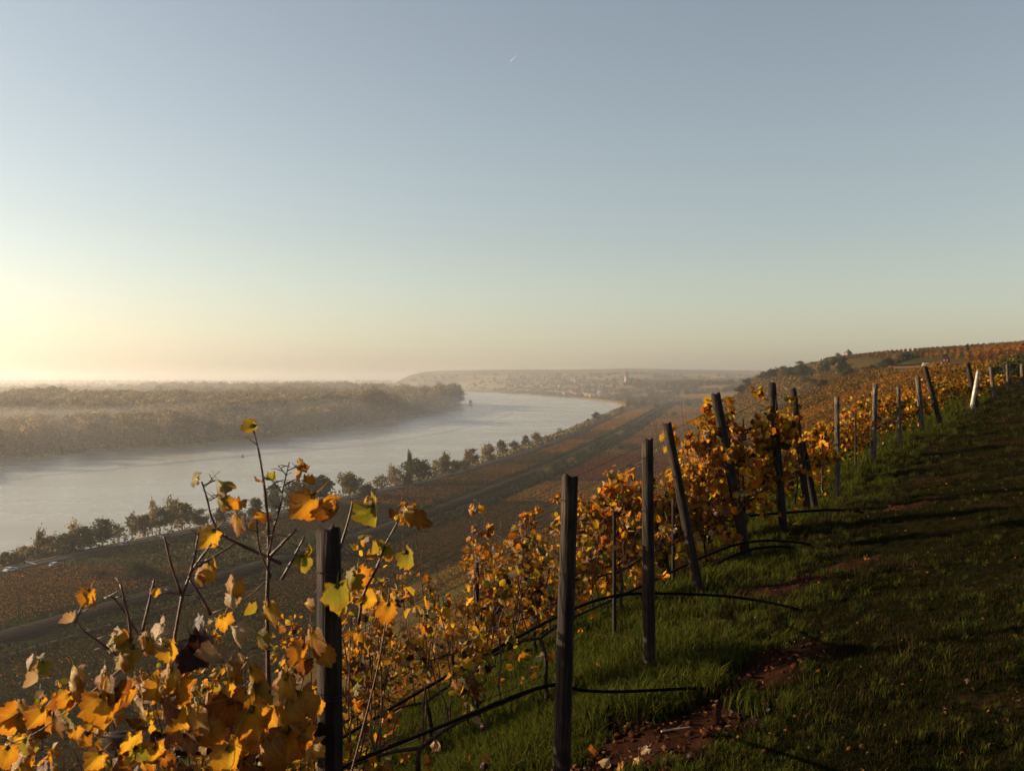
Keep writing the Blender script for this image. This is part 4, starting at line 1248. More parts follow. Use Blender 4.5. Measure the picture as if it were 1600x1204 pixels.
# barrier pole beside the road
p0 = np.array([(38 - 800) / F * 330, 330.0, 4.0])
br = empty('road_barrier', tuple(p0))
tag(br, 'raised white barrier pole beside the riverside road at the left', 'barrier')
part('post', MB().box((0, 0, .6), (.35, .35, 1.2)).mesh('post', M_dark), br)
part('pole', MB().tube([(0, 0, 1.1), (2.2, -.6, .75), (4.6, -1.6, .35)], .12, 6).mesh('pole', M_white), br)

# tractor on the track along the brink: narrow vineyard tractor seen from behind with white sprayer in front
q = on_slope(1476, 575, 120, 400)
tx_, ty_ = (P(1477, 572, 243)[0], 243.0)
tz_ = float(Hgt(tx_, ty_)) + .28
tr = empty('tractor', (tx_, ty_, tz_), R(-20))
tag(tr, 'red vineyard tractor with dark cab standing on the earth track', 'tractor')
M_red = mat_plain('red_machine_paint', (.22, .030, .014), .4, .15, 3)
hd = MB(); hd.prism([(-.55, .7), (-.55, 1.35), (-.42, 1.5), (.42, 1.5), (.55, 1.35), (.55, .7)], -2.5, -.5)
part('hood', hd.mesh('hood', M_red), tr)
cbm = MB(); cbm.prism([(-.75, .8), (-.80, 1.6), (-.62, 2.55), (.62, 2.55), (.80, 1.6), (.75, .8)], -.5, 1.1)
cab = part('cab', cbm.mesh('cab', M_dark), tr)
gm = MB()
gm.poly([(-.72, -.505, 1.5), (.72, -.505, 1.5), (.58, -.505, 2.42), (-.58, -.505, 2.42)])
gm.poly([(.72, 1.105, 1.5), (-.72, 1.105, 1.5), (-.58, 1.105, 2.42), (.58, 1.105, 2.42)])
part('window', gm.mesh('window', M_glass), cab)
part('roof', MB().box((0, .3, 2.62), (1.5, 1.9, .16)).mesh('roof', M_dark), tr)
def wheel(r, w):
    wh = MB(); n = 14
    for s_ in (-w / 2, w / 2):
        for k in range(n): wh.v.append((s_, r * math.cos(k * 2 * math.pi / n), r * math.sin(k * 2 * math.pi / n)))
    wh.f.append(tuple(range(n))); wh.f.append(tuple(reversed(range(n, 2 * n))))
    for k in range(n): wh.f.append((k, n + k, n + (k + 1) % n, (k + 1) % n))
    return wh
wr, wf = wheel(.72, .42).mesh('wheel', M_tyre), wheel(.48, .32).mesh('wheel', M_tyre)
hub = wheel(.32, .46).mesh('rim', M_white)
for s_ in (-1, 1):
    w1 = part('wheel', wr, tr, loc=(s_ * .82, .75, .72)); part('rim', hub, w1)
    w2 = part('wheel', wf, tr, loc=(s_ * .74, -1.95, .48)); part('rim', hub, w2)
    part('fender', MB().box((s_ * .82, .75, 1.52), (.5, 1.3, .1)).mesh('fender', M_red), tr)
    part('headlight', MB().box((s_ * .32, -2.53, 1.2), (.2, .08, .16)).mesh('headlight', M_lamp), tr)
part('exhaust', MB().tube([(.45, -1.0, 1.5), (.45, -1.0, 2.7)], .05, 6).mesh('exhaust', M_dark), tr)
c = empty('car', (tx_ - 2.1, ty_ + 6, float(Hgt(tx_ - 2.1, ty_ + 6)) + .28), R(75))
tag(c, 'white car standing on the earth track just left of the tractor', 'car')
part('body', cb.mesh('body', M_white), c); part('windows', glass_me, c)
for wx in (-1.35, 1.3):
    for wy in (-.76, .76): part('wheel', wheel_me, c, loc=(wx, wy, .32))
for wy in (-.55, .55): part('headlight', head_me, c, loc=(0, wy, 0))
# bushes on the skyline of the plateau
for i, (u, v, hp, wp) in enumerate([(1512, 541, 5, 6), (1519, 540, 4, 3), (1537, 539, 4, 4), (1553, 538, 3, 5), (1444, 552, 4, 8)]):
    yv = 430.0; x = (u - 800) / F * yv
    plant_tree('skyline_bush', 'bush', 'tiny dark bush on the right hand skyline, %s from the left' % ordinal([1, 2, 3, 4, 0][i]), 'bushes on the skyline', 'bush', 'dark', i % 4, (x, yv, float(Hgt(x, yv))), hp / F * yv * 1.3 + 1.2, wp / F * yv * 1.2)
# dark hedge right of the red field
for i, (u, v, hp, wp, yv) in enumerate([(1560, 577, 20, 34, 74), (1582, 577, 24, 36, 70), (1600, 570, 30, 40, 68), (1622, 570, 34, 44, 66), (1538, 580, 14, 26, 80), (1428, 620, 14, 30, 92)]):
    x = (u - 800) / F * yv
    plant_tree('hedge_bush', 'bush', 'dark hedge bush beyond the last vine posts, %s from the left' % ordinal([2, 3, 4, 5, 1, 0][i]), 'hedge at the top of the rows', 'bush', ['dark', 'green'][i % 2], i % 4, (x, yv, float(Hgt(x, yv)) - .1), hp / F * yv * 1.5, wp / F * yv * 1.2)

# masts along the railway
mast = MB().tube([(0, 0, 0), (0, 0, 7.6)], [.16, .11], 6)
arm = MB().tube([(0, 0, 6.6), (-3.0, 0, 7.0)], .05, 4).tube([(0, 0, 5.9), (-2.9, 0, 6.2)], .04, 4).tube([(0, 0, 7.2), (-3.0, 0, 7.0)], .03, 4)
mm, am = mast.mesh('mast', M_dark), arm.mesh('arm', M_dark)
k = 0
for y in list(np.arange(245, 900, 62)) + list(np.arange(900, 1900, 80)):
    for sd in (-1, 1):
        o = empty('railway_mast', (float(f_rail(y)) + sd * 5.0, y + (0 if sd < 0 else 4), 4.1), -.4 if sd > 0 else math.pi - .4)
        tag(o, 'thin railway mast on the %s side of the tracks, %s from the near end' % ('hill' if sd > 0 else 'river', ordinal(k // 2)), 'mast', 'masts along the railway')
        part('mast', mm, o); part('arm', am, o)
        k += 1

# buoys
M_buoy = mat_plain('buoy_green', (.03, .10, .05), .5, .2, 3)
for (u, v, lab) in ((183, 706, 'small dark buoy in a bright eddy close to the wooded bank'), (379, 714, 'small dark buoy alone in the middle of the river')):
    y = EYE * F / (v - VH); x = (u - 800) / F * y
    o = empty('buoy', (x, y, 0)); tag(o, lab, 'buoy', 'river buoys')
    part('float', MB().tube([(0, 0, -.3), (0, 0, .4), (0, 0, .9)], [1.0, 1.0, .5], 10).mesh('float', M_dark), o)
    part('mark', MB().tube([(0, 0, .9), (.1, 0, 2.2), (.15, 0, 3.4)], [.5, .4, .1], 8).mesh('mark', M_buoy), o)
# landing stage with a navigation cabin off the tip of the wooded bank
o = empty('landing_stage', P(733, 633.5, 2330), R(8))
o.location.z = 0
tag(o, 'landing stage with a raised cabin off the tip of the wooded bank', 'landing stage')
dk = MB().box((-9, 0, 4.4), (34, 3, .6)).box((9, 0, 4.4), (14, 3, .5))
part('walkway', dk.mesh('walkway', M_dark), o)
part('cabin', MB().box((3, 0, 8.4), (5.5, 4, 7)).mesh('cabin', M_stone), o)
part('roof', MB().box((3, 0, 12.1), (6.3, 4.8, .4)).mesh('roof', M_roof2), o)
for px in (-24, -16, -8, 0, 6): part('pile', MB().tube([(px, 0, -1), (px, 0, 4.3)], .5, 6).mesh('pile', M_dark), o)
part('pontoon', MB().box((-8, -6, .6), (36, 5, 1.6)).box((3, -6, 1.6), (8, 4, 1.2)).mesh('pontoon', M_dark), o)
# small gravel spit by the tip
# contrail
pa, pb = P(797, 96, 24000), P(811, 83.5, 24400)
ct = MB().tube([pa, pa * .6 + pb * .4, pb], [15, 10, 2], 6)
M_con, N, L, out = new_mat('contrail_ice')
pv = N.new('ShaderNodeVolumePrincipled'); pv.inputs['Color'].default_value = (.98, .98, .98, 1); pv.inputs['Density'].default_value = .009
pv.inputs['Density Attribute'].default_value = ''; pv.inputs['Anisotropy'].default_value = .5
L.new(pv.outputs[0], out.inputs['Volume'])
tag(add('contrail', ct.mesh('contrail', M_con)), 'short white vapour trail high in the blue sky', 'vapour trail')
# ------------------------------------------------------------------ vine posts
# (top u, top v, base u, distance, thickness in px, material, label)
M_post_white = mat_wood('bleached_wood', (0.30, 0.27, 0.23), (0.50, 0.46, 0.40))
POSTS = [
 (514, 822, 519, 3.3, 40, M_post, 'thick black weathered post with chipped top, nearest, behind big yellow leaves'),
 (891, 739, 877, 5.2, 27, M_post, 'tall upright brown post in the middle, grass on both sides'),
 (1012, 685, 1015, 7.45, 19, M_post, 'straight brown post with split top, right of the tall middle post'),
 (1042, 661, 1094, 10.2, 15, M_post, 'brown post leaning left with its foot in the grass'),
 (1118, 615, 1168, 12.0, 16, M_post, 'brown post leaning left in front of the orange bush vine'),
 (1206, 598, 1224, 13.0, 13, M_post, 'tall dark post standing right of the orange bush vine'),
 (1239, 607, 1262, 14.5, 11, M_post, 'dark post leaning left with a brace pole against its foot'),
 (1308, 620, 1309, 16.6, 8, M_post_pale, 'thin grey post alone in the gap left of the yellow vines'),
 (1368, 600, 1365, 21.0, 8, M_post_pale, 'thin grey post, first of the pair in front of the hillside'),
 (1404, 603, 1406, 23.5, 6, M_post_pale, 'thin pale post, second of the pair in front of the hillside'),
 (1434, 588, 1441, 26.5, 8, M_post_pale, 'slightly tilted post with a lit left edge beside a yellow vine'),
 (1445, 573, 1472, 28.0, 8, M_post, 'dark leaning post with a yellow leaf at its top'),
 (1512, 567, 1527, 35.0, 8, M_post, 'dark leaning post crossing the white one'),
 (1529, 579, 1518, 34.0, 6, M_post_white, 'whitish bleached post leaning right'),
 (1548, 573, 1554, 40.0, 6, M_post_pale, 'thin pale post right of the white leaning one'),
 (1574, 569, 1576, 43.5, 5, M_post_pale, 'thinnest pale post near the right edge'),
 (1597, 568, 1598, 47.0, 6, M_post_pale, 'pale post cut by the right edge of the view'),
]
ROWD = np.array([-.985, .17]); ROWD /= np.linalg.norm(ROWD)
def post_mesh(p0, p1, r, seed, split, mat):
    """a round stake from foot p0 to top p1, in coordinates of its foot: knots, checks, a broken top"""
    rd = random.Random(seed)
    n, m_ = 14, 16
    ax = Vector(p1 - p0); hgt = ax.length
    mb = MB()
    ph = [rd.uniform(0, 6.28) for _ in range(4)]
    for i in range(m_ + 1):
        f = i / m_
        for k in range(n):
            a = 2 * math.pi * k / n
            rr = r * (1.06 - .12 * f) * (1 + .045 * math.sin(3 * a + ph[0] + f * 2) + .03 * math.sin(5 * a + ph[1]) + .02 * math.sin(9 * f * 6 + ph[2] + a))
            if k in (3, 9): rr *= .93
            z = f * hgt
            if i == m_: z += r * (.25 * math.sin(2 * a + ph[3]) + (rd.uniform(-.7, .1) if split else rd.uniform(-.12, .12)))
            mb.v.append((rr * math.cos(a), rr * math.sin(a), z))
    for i in range(m_):
        for k in range(n):
            k2 = (k + 1) % n
            mb.f.append((i * n + k, i * n + k2, (i + 1) * n + k2, (i + 1) * n + k))
    b = len(mb.v)
    mb.v.append((0, 0, hgt - r * (.5 if split else .05)))
    for k in range(n): mb.f.append((m_ * n + k, m_ * n + (k + 1) % n, b))
    me = mb.mesh('vine_post', mat, True)
    return me, ax.to_track_quat('Z', 'X')
POSTP = []
for i, (ut, vt, ub, y, wp, mt, lab) in enumerate(POSTS):
    x0 = (ub - 800) / F * y
    g = float(Hnear(x0, y))
    top = P(ut, vt, y)
    foot = np.array([x0, y, g - .35])
    foot[0] += (x0 - top[0]) * .35 / max(top[2] - g, .5)
    me, qr = post_mesh(foot, top, wp / F * y / 2, i + 3, i < 3, mt)
    o = empty('vine_post', tuple(foot))
    o.rotation_mode = 'QUATERNION'; o.rotation_quaternion = qr
    tag(o, lab, 'post', 'end posts of the vine rows')
    part('stake', me, o)
    hh = (Vector(top - foot)).length
    if i < 8:
        # staples and a loop of tying wire near the top
        lp = MB(); rr = wp / F * y / 2 * 1.07
        for zz in (hh * .74, hh * .745, hh * .93):
            lp.tube([(rr * math.cos(a), rr * math.sin(a), zz + .006 * math.sin(a * 2)) for a in np.linspace(0, 6.28, 13)], .0022, 4, cap=False)
        part('wire_loop', lp.mesh('wire_loop', M_wire), o)
    POSTP.append((np.array([x0, y, g]), top))
# brace pole of the seventh post
p0, p1 = P(1279, 782, 15.2), P(1254, 690, 14.6)
p0[2] = float(Hnear(p0[0], p0[1])) - .2
me, qr = post_mesh(p0, p1, .045, 77, False, M_post)
o = empty('brace_pole', tuple(p0)); o.rotation_mode = 'QUATERNION'; o.rotation_quaternion = qr
tag(o, 'slanting brace pole set against the dark leaning post', 'pole'); part('stake', me, o)
me_s = [post_mesh(np.zeros(3), np.array([0, 0, 1.7]), .03, 90 + k, False, M_post)[0] for k in range(3)]
# thin stakes inside the rows
sid = 0
for (u, v, y, vb) in ((1078, 735, 12.4, 800), (1108, 690, 13.0, 800), (1161, 655, 14.5, 770), (745, 880, 7.9, 985), (960, 800, 9.6, 900), (1052, 780, 11.4, 870), (1337, 640, 19.5, 715), (1285, 680, 17, 760)):
    p = P(u, vb, y); g = float(Hnear(p[0], y))
    o = empty('vine_stake', (p[0], y, g - .3)); o.scale = (.6, .6, max(.6, (P(u, v, y)[2] - g + .3) / 1.7))
    tag(o, 'thin dark stake among the vine leaves, %s from the left' % ordinal(sorted([1078, 1108, 1161, 745, 960, 1052, 1337, 1285]).index(u)), 'stake', 'thin stakes inside the vine rows')
    part('stake', me_s[sid % 3], o); sid += 1

# ------------------------------------------------------------------ wires and hoses
def row_pt(i, t, h):
    """a point t metres down the row of post i, h metres above the ground"""
    b = POSTP[i][0]
    x, y = b[0] + ROWD[0] * t, b[1] + ROWD[1] * t
    return np.array([x, y, float(Hgt(x, y)) + h])
WHICH = ['nearest thick post', 'tall upright middle post', 'straight split top post', 'left leaning post in the grass', 'leaning post before the orange bush', 'tall dark post right of the orange bush', 'post with the brace', 'grey post alone in the gap',
         'first grey post of the pair', 'second grey post of the pair', 'tilted post with lit edge', 'dark post topped by a leaf', 'dark post crossing the white one']
for i in range(13):
    o = empty('trellis_wires', tuple(POSTP[i][0]))
    tag(o, 'thin trellis wires running downhill from the ' + WHICH[i], 'wire', 'trellis wires of the vine rows')
    b = POSTP[i][0]; top = POSTP[i][1]
    for h in ((.66, 1.05, 1.5) if i == 0 else (.62, .68, 1.02, 1.36, max(1.45, top[2] - b[2] - .16))):
        mb = MB(); pts = []
        for t in (0, 1.2, 2.4, 3.6, 5, 7, 10):
            f = h / max(top[2] - b[2], .5)
            q = row_pt(i, t, h + (0 if t == 0 else .02 * math.sin(t * 2 + h)))
            if t == 0: q = b + (top - b) * min(f, 1)
            pts.append(q - b)
        mb.tube(pts, .0018 if i < 4 else .003, 4, cap=False)
        part('wire', mb.mesh('wire', M_wire), o)
HOSES = [
 ('black drip hose along the foot of the tall middle post and across the bare soil', 5.15, [(300, 1330), (420, 1255), (540, 1194), (660, 1146), (780, 1096), (868, 1064), (900, 1078), (960, 1081), (1040, 1077), (1095, 1074), (1120, 1078)], .0105),
 ('black drip hose crossing the foot of the straight split post into the grass', 7.25, [(480, 1185), (620, 1100), (740, 1032), (860, 967), (930, 936), (985, 926), (1060, 927), (1130, 930), (1190, 938), (1235, 948), (1255, 954)], .012),
 ('upper black hose arching past the leaning posts to the grass', 11.2, [(700, 1058), (850, 985), (960, 935), (1040, 898), (1100, 868), (1150, 849), (1200, 843), (1250, 847), (1290, 855), (1318, 863)], .015),
 ('lower black hose running below the arching one', 11.0, [(720, 1066), (860, 996), (980, 940), (1060, 905), (1110, 885), (1165, 858), (1220, 852), (1270, 861), (1310, 870)], .016),
 ('black hose lying between the dark posts and the brace pole', 13.6, [(1000, 826), (1080, 812), (1160, 806), (1225, 801), (1290, 796), (1335, 797), (1370, 806)], .018),
 ('thin black hose beside the pair of grey posts', 24.5, [(1310, 718), (1370, 700), (1420, 686), (1470, 680), (1490, 681)], .02),
]
for (lab, y, pix, r_) in HOSES:
    pts = []
    base_y = y
    for (u, v) in pix:
        x = (u - 800) / F * y
        q = P(u, v, y)
        g = float(Hnear(q[0], q[1]))
        if q[2] < g + r_ + .03:                 # keep it on the ground: bring the point nearer along its ray
            for s_ in np.linspace(1, .5, 120):
                qq = P(u, v, y * s_)
                if qq[2] > float(Hnear(qq[0], qq[1])) + r_ + .035: break
            q = qq
        pts.append(q)
    # past the post the hose sinks towards the grass, its loose end lies on it
    n_ = len(pts); k0 = int(n_ * .55)
    for k in range(k0, n_):
        f = (k - k0) / max(1, n_ - 1 - k0)
        hmax = .34 * (1 - f) ** 1.4 + .02
        u, v = pix[k]
        for yq in np.linspace(y, y * 1.8, 700):
            q = P(u, v, yq)
            if q[2] < float(Hnear(q[0], q[1])) + hmax: break
        pts[k] = q
    # smooth
    pts = np.array(pts); tq = np.linspace(0, len(pts) - 1, len(pts) * 4)
    sp_ = np.stack([np.interp(tq, range(len(pts)), pts[:, k]) for k in range(3)], -1)
    for _ in range(3): sp_[1:-1] = (sp_[:-2] + 2 * sp_[1:-1] + sp_[2:]) / 4
    tag(add('drip_hose', MB().tube(sp_, r_, 8).mesh('drip_hose', M_hose, True)), lab, 'hose', 'drip hoses of the vine rows')

# ------------------------------------------------------------------ vine leaves
def leaf_mesh(name, mat, seed, cup=.25, fold=.3, curl=.0, fine=True, n=26):
    """a five lobed vine leaf about 1 unit long, its stalk joint at the origin, tip towards -Z (hanging), face towards -Y"""
    rd = random.Random(seed)
    cx_, cz_ = 0.0, -.38
    ring = []
    for k in range(n):
        a = 2 * math.pi * k / n                 # 0 = stalk side
        lobes = .42 + .032 * math.cos(5 * a + math.pi) * (1 if fine else .6)
        notch = -.20 * math.exp(-(min(a, 2 * math.pi - a) / .28) ** 2)
        serr = (.036 if k % 2 else -.022) if fine else 0
        tipb = .06 * math.exp(-((a - math.pi) / .4) ** 2)
        ring.append(max(.12, lobes + notch + serr + tipb + rd.uniform(-.03, .03)))
    V = [(0, 0, 0)]; rim = [0.05]; vein = [1.0]
    mid = n // 2
    def bend(x, z, d):
        y = cup * d * d * 1.6 + fold * abs(x) * .9 + curl * (z * z) + .10 * math.sin(x * 11 + seed + z * 4) * d
        return y
    for k in range(mid):
        a = 2 * math.pi * k * 2 / n; rr = ring[(2 * k) % n] * .52
        x, z = math.sin(a) * rr, cz_ * .85 + math.cos(a) * rr
        V.append((x, bend(x, z, rr), z)); rim.append(.42); vein.append(.75 if k % 3 == 0 else .15)
    for k in range(n):
        a = 2 * math.pi * k / n; rr = ring[k]
        x, z = math.sin(a) * rr, cz_ + math.cos(a) * rr
        V.append((x, bend(x, z, rr) + rd.uniform(-.05, .05), z)); rim.append(1.0); vein.append(.45 if k % 5 == 0 else 0)
    Fc = []
    for k in range(mid): Fc.append((0, 1 + k, 1 + (k + 1) % mid))
    for k in range(mid):
        o0, o1, o2 = 1 + mid + (2 * k) % n, 1 + mid + (2 * k + 1) % n, 1 + mid + (2 * k + 2) % n
        i0, i1 = 1 + k, 1 + (k + 1) % mid
        Fc += [(i0, o0, o1), (i0, o1, i1), (i1, o1, o2)]
    # stalk
    b = len(V)
    for (x, y, z, w_) in ((0, 0, 0, .012), (0, -.12, .22, .010), (0, -.30, .34, .008)):
        V += [(x - w_, y, z), (x + w_, y, z)]; rim += [.7, .7]; vein += [.2, .2]
    Fc += [(b, b + 1, b + 3), (b, b + 3, b + 2), (b + 2, b + 3, b + 5), (b + 2, b + 5, b + 4)]
    flat = [(x, 0, z) for x, y, z in V]
    return mesh_np(name, V, Fc, None, mat, True, {'rim': rim, 'leafco': flat})
SHP = [dict(cup=.15, fold=.12, curl=.1), dict(cup=.45, fold=.35, curl=.0), dict(cup=-.3, fold=.25, curl=.35), dict(cup=.7, fold=.75, curl=-.25), dict(cup=.2, fold=-.4, curl=.3)]
LM = {}
for c_, mt in LEAF.items():
    LM[c_] = [leaf_mesh('leaf', mt, k * 7 + len(c_), **SHP[k]) for k in range(5)]
LMc = {c_: leaf_mesh('leaf', mt, 5, cup=1.3, fold=1.5, curl=.5) for c_, mt in LEAF.items()}

def put_leaf(parent, pos, size, col, face, roll=0.0, tilt=0.0, shape=None, curled=False):
    """face = heading (radians) the blade looks to; roll turns it in its own plane; tilt lifts the tip"""
    me = LMc[col] if curled else LM[col][shape if shape is not None else random.randrange(5)]
    o = bpy.data.objects.new('leaf', me); COL.objects.link(o)
    o.parent = parent
    o.location = pos
    o.rotation_euler = (Matrix.Rotation(face, 3, 'Z') @ Matrix.Rotation(tilt, 3, 'X') @ Matrix.Rotation(roll, 3, 'Y')).to_euler()
    o.scale = (size, size, size)
    KIDS.setdefault(parent.name, []).append(o)
    return o
def leaf_col(w):
    return random.choices(['yellow', 'orange', 'rust', 'green', 'dark', 'pale'], w)[0]

def smooth_line(pts, m_=4, it=2):
    pts = np.array(pts, float); tq = np.linspace(0, len(pts) - 1, (len(pts) - 1) * m_ + 1)
    s_ = np.stack([np.interp(tq, range(len(pts)), pts[:, k]) for k in range(3)], -1)
    for _ in range(it): s_[1:-1] = (s_[:-2] + 2 * s_[1:-1] + s_[2:]) / 4
    return s_

def vine(base, label, group, hgt=1.65, canes=8, nleaf=200, lsize=.085, mode='leaves', wts=(5, 4, 1.4, 1.6, .3, .8), spread=.55, seed=0, tall=0.0):
    """one grapevine on its wires: gnarled trunk, arms along the wire, canes, leaves"""
    rd = random.Random(seed); r = np.random.default_rng(seed)
    base = np.array(base, float)
    o = empty('grapevine', tuple(base)); tag(o, label, 'grapevine', group)
    slope = np.array([ROWD[0], ROWD[1], float(Hgt(base[0] + ROWD[0] * .5, base[1] + ROWD[1] * .5) - Hgt(base[0] - ROWD[0] * .5, base[1] - ROWD[1] * .5))])
    mb = MB()
    hh = .50 + rd.uniform(-.06, .06)
    tk = [np.array([rd.uniform(-.04, .04), rd.uniform(-.04, .04), z]) for z in (-.15, .08, .22, .38, hh)]
    mb.tube(smooth_line(tk, 3), [.024, .022, .020, .018, .019, .017, .016, .016, .015, .015, .014, .013, .013][:13], 7)
    tips = []
    for sg in (-1, 1):
        a = [tk[-1], tk[-1] + slope * sg * .2 + np.array([0, 0, .06]), tk[-1] + slope * sg * spread + np.array([0, rd.uniform(-.03, .03), .04])]
        mb.tube(smooth_line(a, 3), [.012, .011, .010, .009, .008, .007, .006], 6); tips.append(a)
    part('trunk', mb.mesh('trunk', M_bark, True), o)
    C = []
    for k in range(canes):
        a = tips[k % 2]; f = rd.random()
        p = a[0] + (a[2] - a[0]) * f
        top = hgt * rd.uniform(.78, 1.08) + (tall if k < 3 else 0)
        pts = [p]
        dx = rd.uniform(-.12, .12); dy = rd.uniform(-.10, .10)
        for z in np.linspace(p[2], top, 6)[1:]:
            g = (z - p[2]) / (top - p[2])
            pts.append(p + np.array([dx * g * 1.6 + rd.uniform(-.035, .035), dy * g * 1.5 + rd.uniform(-.035, .035), z - p[2]]))
        if rd.random() < .35:
            pts.append(pts[-1] + np.array([rd.uniform(-.2, .2), rd.uniform(-.15, .15), -.12]))
        s_ = smooth_line(pts, 3, 1)
        cmb = MB().tube(s_, list(np.linspace(.0058, .0022, len(s_))), 5)
        part('cane', cmb.mesh('cane', M_cane, True), o)
        C.append(s_)
    P_ = []
    nodes = []
    for _ in range(max(10, nleaf // 6)):
        s_ = C[rd.randrange(len(C))]
        nodes.append(s_[min(len(s_) - 1, int(len(s_) * rd.random() ** .8))] + np.array([rd.gauss(0, .035), rd.gauss(0, .05), rd.gauss(0, .03)]))
    for i in range(nleaf):
        q = nodes[rd.randrange(len(nodes))]
        q = q + np.array([rd.gauss(0, .045), rd.gauss(0, .045), rd.gauss(-.02, .045)])
        if rd.random() < .12: q[2] = rd.uniform(.22, .62)
        P_.append(q)
    P_ = np.array(P_)
    if mode == 'leaves':
        for q in P_:
            cl = rd.choices(['yellow', 'orange', 'rust', 'green', 'dark', 'pale'], wts)[0]
            put_leaf(o, tuple(q), lsize * rd.uniform(.5, 1.3), cl, rd.choice((-.9, .8)) + rd.gauss(0, .5), rd.gauss(0, .7), rd.uniform(-.9, .6), rd.randrange(5), rd.random() < .16)
    if True:
        if mode == 'leaves':
            P_ = P_[: 120] + r.normal(0, .04, P_[: 120].shape); lsize = lsize * .8
        cols = [(.44, .25, .018), (.45, .20, .015), (.38, .12, .010), (.19, .048, .007), (.13, .12, .012), (.40, .28, .14), (.04, .026, .010)]
        w = np.array([wts[0], wts[0] * .8, wts[1], wts[2], wts[3], wts[5] * .6, 2.2]); w = w / w.sum()
        V, Fq, cc = cards(P_, lsize * r.uniform(.6, 1.25, len(P_)), pal(cols, len(P_), .25, r, w), r, .9)
        f_ = part('foliage', mesh_np('foliage', V, Fq, cc, M_fol), o)
        f_['kind'] = 'stuff'
    return o
def row_base(i, t):
    q = row_pt(i, t, 0); return (q[0], q[1], float(Hnear(q[0], q[1])))
PLACE = ['first', 'second', 'third', 'fourth', 'fifth', 'sixth']
ROWNAME = ['nearest thick post', 'tall upright middle post', 'straight split top post', 'left leaning post in the grass', 'leaning post before the orange mass', 'tall dark post right of the orange mass', 'braced post', 'grey post alone in the gap',
           'first grey post of the pair', 'second grey post of the pair', 'tilted post with lit edge', 'dark post topped by a leaf', 'dark post crossing the white one', 'white post', 'thin post right of the white one', 'thinnest post', 'post at the right edge']
def lab(i, k): return 'autumn grapevine, %s one downhill from the %s' % (PLACE[k], ROWNAME[i])
VTOP = ([430, 540, 600, 700, 780, 850, 900, 990, 1010, 1060, 1078, 1110, 1150, 1200, 1235, 1290, 1310, 1380, 1420, 1445, 1470, 1510, 1560, 1600],
        [960, 925, 880, 830, 812, 780, 775, 780, 760, 745, 665, 635, 615, 635, 690, 680, 628, 615, 640, 580, 596, 605, 595, 590])
def vine_h(b):
    """how tall the hedge stands here, read off its outline in the photograph"""
    u = 800 + b[0] / b[1] * F
    return float(np.clip(EYE - (np.interp(u, *VTOP) - VH) / F * b[1] - b[2], .75, 1.75))
ROWS = [  # row, distances down the row, leaves, mode, leaf size
 (1, (.75, 1.6, 2.5, 3.4), 250, 'leaves', .060), (2, (.8, 1.7, 2.6, 3.5), 250, 'leaves', .064), (3, (.8, 1.7, 2.6, 3.6), 220, 'leaves', .070),
 (4, (.50, .95, 1.5, 2.2, 3.0), 290, 'leaves', .098), (5, (.5, .95, 1.5, 2.3), 620, 'mass', .105), (6, (.6, 1.3, 2.2), 420, 'mass', .085), (7, (.65, 1.5, 2.4), 420, 'mass', .088),
 (8, (.7, 1.3, 2.0, 2.8), 420, 'mass', .09), (9, (.7, 1.5, 2.3), 400, 'mass', .09), (10, (.7, 1.5, 2.3), 400, 'mass', .095), (11, (.75, 1.5, 2.3), 400, 'mass', .10), (12, (.7, 1.5, 2.3), 380, 'mass', .10), (14, (.7, 1.5, 2.3), 360, 'mass', .11), (15, (.7, 1.5, 2.3), 340, 'mass', .11), (16, (.7, 1.5, 2.4), 340, 'mass', .12)]
for (i, ts_, nl, md, ls) in ROWS:
    for k, t in enumerate(ts_):
        w = (4, 3.4, 1.8, 2.6, .9, .9) if i not in (4, 5) else (4, 6, 2, .9, .5, .8)
        b_ = row_base(i, t)
        vine(b_, lab(i, k), 'grapevines of the rows', vine_h(b_) * (random.uniform(.82, 1.05) if i not in (4, 5) else 1.06), 13, int(nl * (1.0 if i in (4, 5) else random.uniform(.5, .9) if i < 4 else random.uniform(.4, .8))), ls * (1.12 if i < 4 else 1.0), md, w, seed=i * 10 + k, tall=.26 if (i, k) in ((1, 1), (2, 1), (4, 0), (4, 1), (5, 0), (11, 0)) else 0)
# rows between the posts further up, one vine hedge each
for k, (y, t0) in enumerate([(18.6, 0), (20.0, .0), (30.5, 0), (32.5, 0), (37.5, .3), (41.5, .3), (45, .3), (49, .4), (53, .4), (57, .4)]):
    for j in range(3):
        t = t0 + 1.0 + j * 1.0
        bx = float(f_brink(y)) + ROWD[0] * t; by = y + ROWD[1] * t
        vine((bx, by, float(Hnear(bx, by))), 'autumn grapevine in an unposted row, %s plant of the %s such row from the front' % (PLACE[j], ordinal(k)), 'grapevines of the rows', 1.25, 6, 330, .11, 'mass', seed=400 + k * 3 + j)

